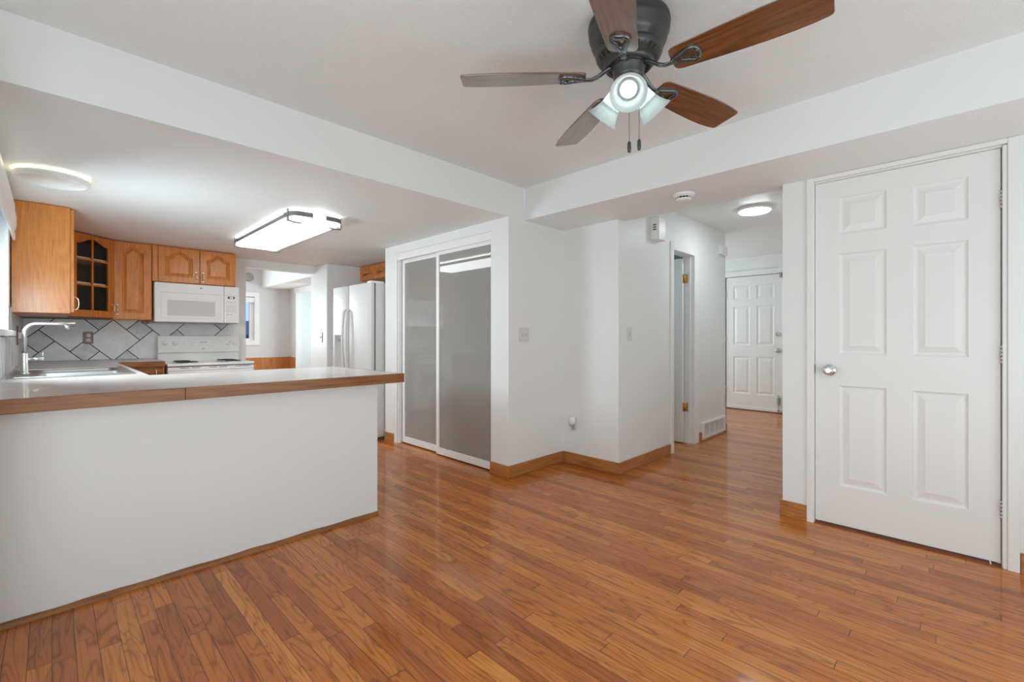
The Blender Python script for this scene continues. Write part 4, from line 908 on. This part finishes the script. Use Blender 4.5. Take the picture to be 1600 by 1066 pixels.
for x, y, r_ in ((0.965, 5.87, 0.075), (1.375, 5.87, 0.095), (0.965, 5.62, 0.095), (1.375, 5.62, 0.075)):
    mb = MB(); mb.lathe([(r_+0.018, rz+0.0003), (r_+0.018, rz+0.004), (r_+0.008, rz+0.004), (r_, rz+0.0008), (0.001, rz+0.0008)], (x, y, 0), (0, 0, 1), 36); dp = mb.build('drip_pan', 'chrome', rg_)
    pts = []
    for k in range(4*24+1):
        a = 2*PI*k/24; q = 0.018+(r_-0.020)*k/96; pts.append((x+q*math.cos(a), y+q*math.sin(a), rz+0.011))
    mb = MB(); mb.tube(pts, 0.0048, 6); mb.build('burner_coil', 'coil', rg_)

# ------------------------------------------------------------------ refrigerator
rf = thing('refrigerator', 'white side-by-side refrigerator with ice dispenser at the kitchen right', 'refrigerator', (2.7, 4.82, 0))
fy0, fy1, fzt = 4.372, 5.285, 1.668
boxes('cabinet_case', 'fridgew', [(2.395, fy0, 0.035, 3.10, fy1, fzt)], rf, 0.004)
boxes('door_seal', 'seal', [(2.378, fy0+0.006, 0.10, 2.3949, fy1-0.006, fzt-0.006)], rf)
boxes('toe_grille', 'seal', [(2.41, fy0+0.01, 0.004, 3.05, fy1-0.01, 0.0345)], rf)
ysp = 4.885
def fr_door(name, y0, y1, holes=None):
    """door with a gently crowned front; optional recess (y0,z0,y1,z1)"""
    mb = MB(); zs = [0.09, fzt]; N = 12
    ys = sorted(set([y0+(y1-y0)*k/N for k in range(N+1)]+([holes[0], holes[2]] if holes else [])))
    if holes: zs = [0.09, holes[1], holes[3], fzt]
    def fx(y): q = (y-y0)/(y1-y0)*2-1; return 2.322+0.010*q*q+(0.012*max(0, abs(q)-0.9)/0.1)
    for a in range(len(ys)-1):
        for b in range(len(zs)-1):
            if holes and ys[a] >= holes[0]-1e-6 and ys[a+1] <= holes[2]+1e-6 and b == 1: continue
            mb.add([(fx(ys[a]), ys[a], zs[b]), (fx(ys[a+1]), ys[a+1], zs[b]), (fx(ys[a+1]), ys[a+1], zs[b+1]), (fx(ys[a]), ys[a], zs[b+1])], [(0, 1, 2, 3)], 0, True)
    X = 2.3775; n = len(ys)
    for zz in (0.09, fzt): mb.add([(fx(y), y, zz) for y in ys]+[(X, y, zz) for y in ys[::-1]], [tuple(range(2*n))])
    for yy in (y0, y1): mb.add([(fx(yy), yy, 0.09), (X, yy, 0.09), (X, yy, fzt), (fx(yy), yy, fzt)], [(0, 1, 2, 3)])
    mb.add([(X, y0, 0.09), (X, y1, 0.09), (X, y1, fzt), (X, y0, fzt)], [(0, 1, 2, 3)])
    if holes:
        h0, z0, h1, z1 = holes; xb = 2.372
        f_ = [(fx(h0), h0, z0), (fx(h1), h1, z0), (fx(h1), h1, z1), (fx(h0), h0, z1)]; b_ = [(xb, h0+0.01, z0), (xb, h1-0.01, z0), (xb, h1-0.01, z1-0.01), (xb, h0+0.01, z1-0.01)]
        mb.add(f_+b_, [(k, (k+1) % 4, 4+(k+1) % 4, 4+k) for k in range(4)]+[(4, 5, 6, 7)], 0)
    bm_o = mb.build(name, 'fridgew', rf); return bm_o
fd1 = fr_door('refrigerator_door', fy0, ysp-0.004)
fd2 = fr_door('freezer_door', ysp+0.004, fy1, (5.025, 0.66, 5.225, 1.12))
def fr_handle(y, parent):
    pts = [(2.328, y, 1.40)]+[(2.300-0.016*math.sin(PI*k/16), y, 1.375-0.66*k/16) for k in range(17)]+[(2.328, y, 0.69)]
    mb = MB(); mb.tube(pts, 0.0135, 10); return mb.build('door_handle', 'fridgew', parent)
fr_handle(ysp-0.040, fd1); fr_handle(ysp+0.040, fd2)
boxes('dispenser_panel', 'plasticw', [(2.318, 5.03, 1.125, 2.3235, 5.22, 1.235)], fd2, 0.002)
mb = MB(); mb.prism([(5.05, 0), (5.20, 0), (5.18, 0.05), (5.07, 0.05)], 0, 0.03); 
mb2 = MB(); mb2.add([(2.322, 5.05, 1.118), (2.322, 5.20, 1.118), (2.334, 5.185, 1.065), (2.334, 5.065, 1.065), (2.370, 5.05, 1.108), (2.370, 5.20, 1.108), (2.370, 5.185, 1.055), (2.370, 5.065, 1.055)], [(0, 1, 2, 3), (4, 5, 6, 7), (0, 1, 5, 4), (1, 2, 6, 5), (2, 3, 7, 6), (3, 0, 4, 7)]); mb2.build('ice_chute', 'grayp', fd2)
boxes('drip_tray', 'grayp', [(2.316, 5.03, 0.640, 2.371, 5.22, 0.6595)], fd2, 0.002)
boxes('hinge_cover', 'plasticw', [(2.345, fy0+0.01, fzt+0.0004, 2.50, fy0+0.10, fzt+0.022)], rf, 0.006)

for o in bpy.data.objects:
    if o.parent is None and o.get('category') == 'cabinet':
        o['group'] = 'oak upper kitchen cabinets' if o.name.startswith('upper') else 'oak base kitchen cabinets'
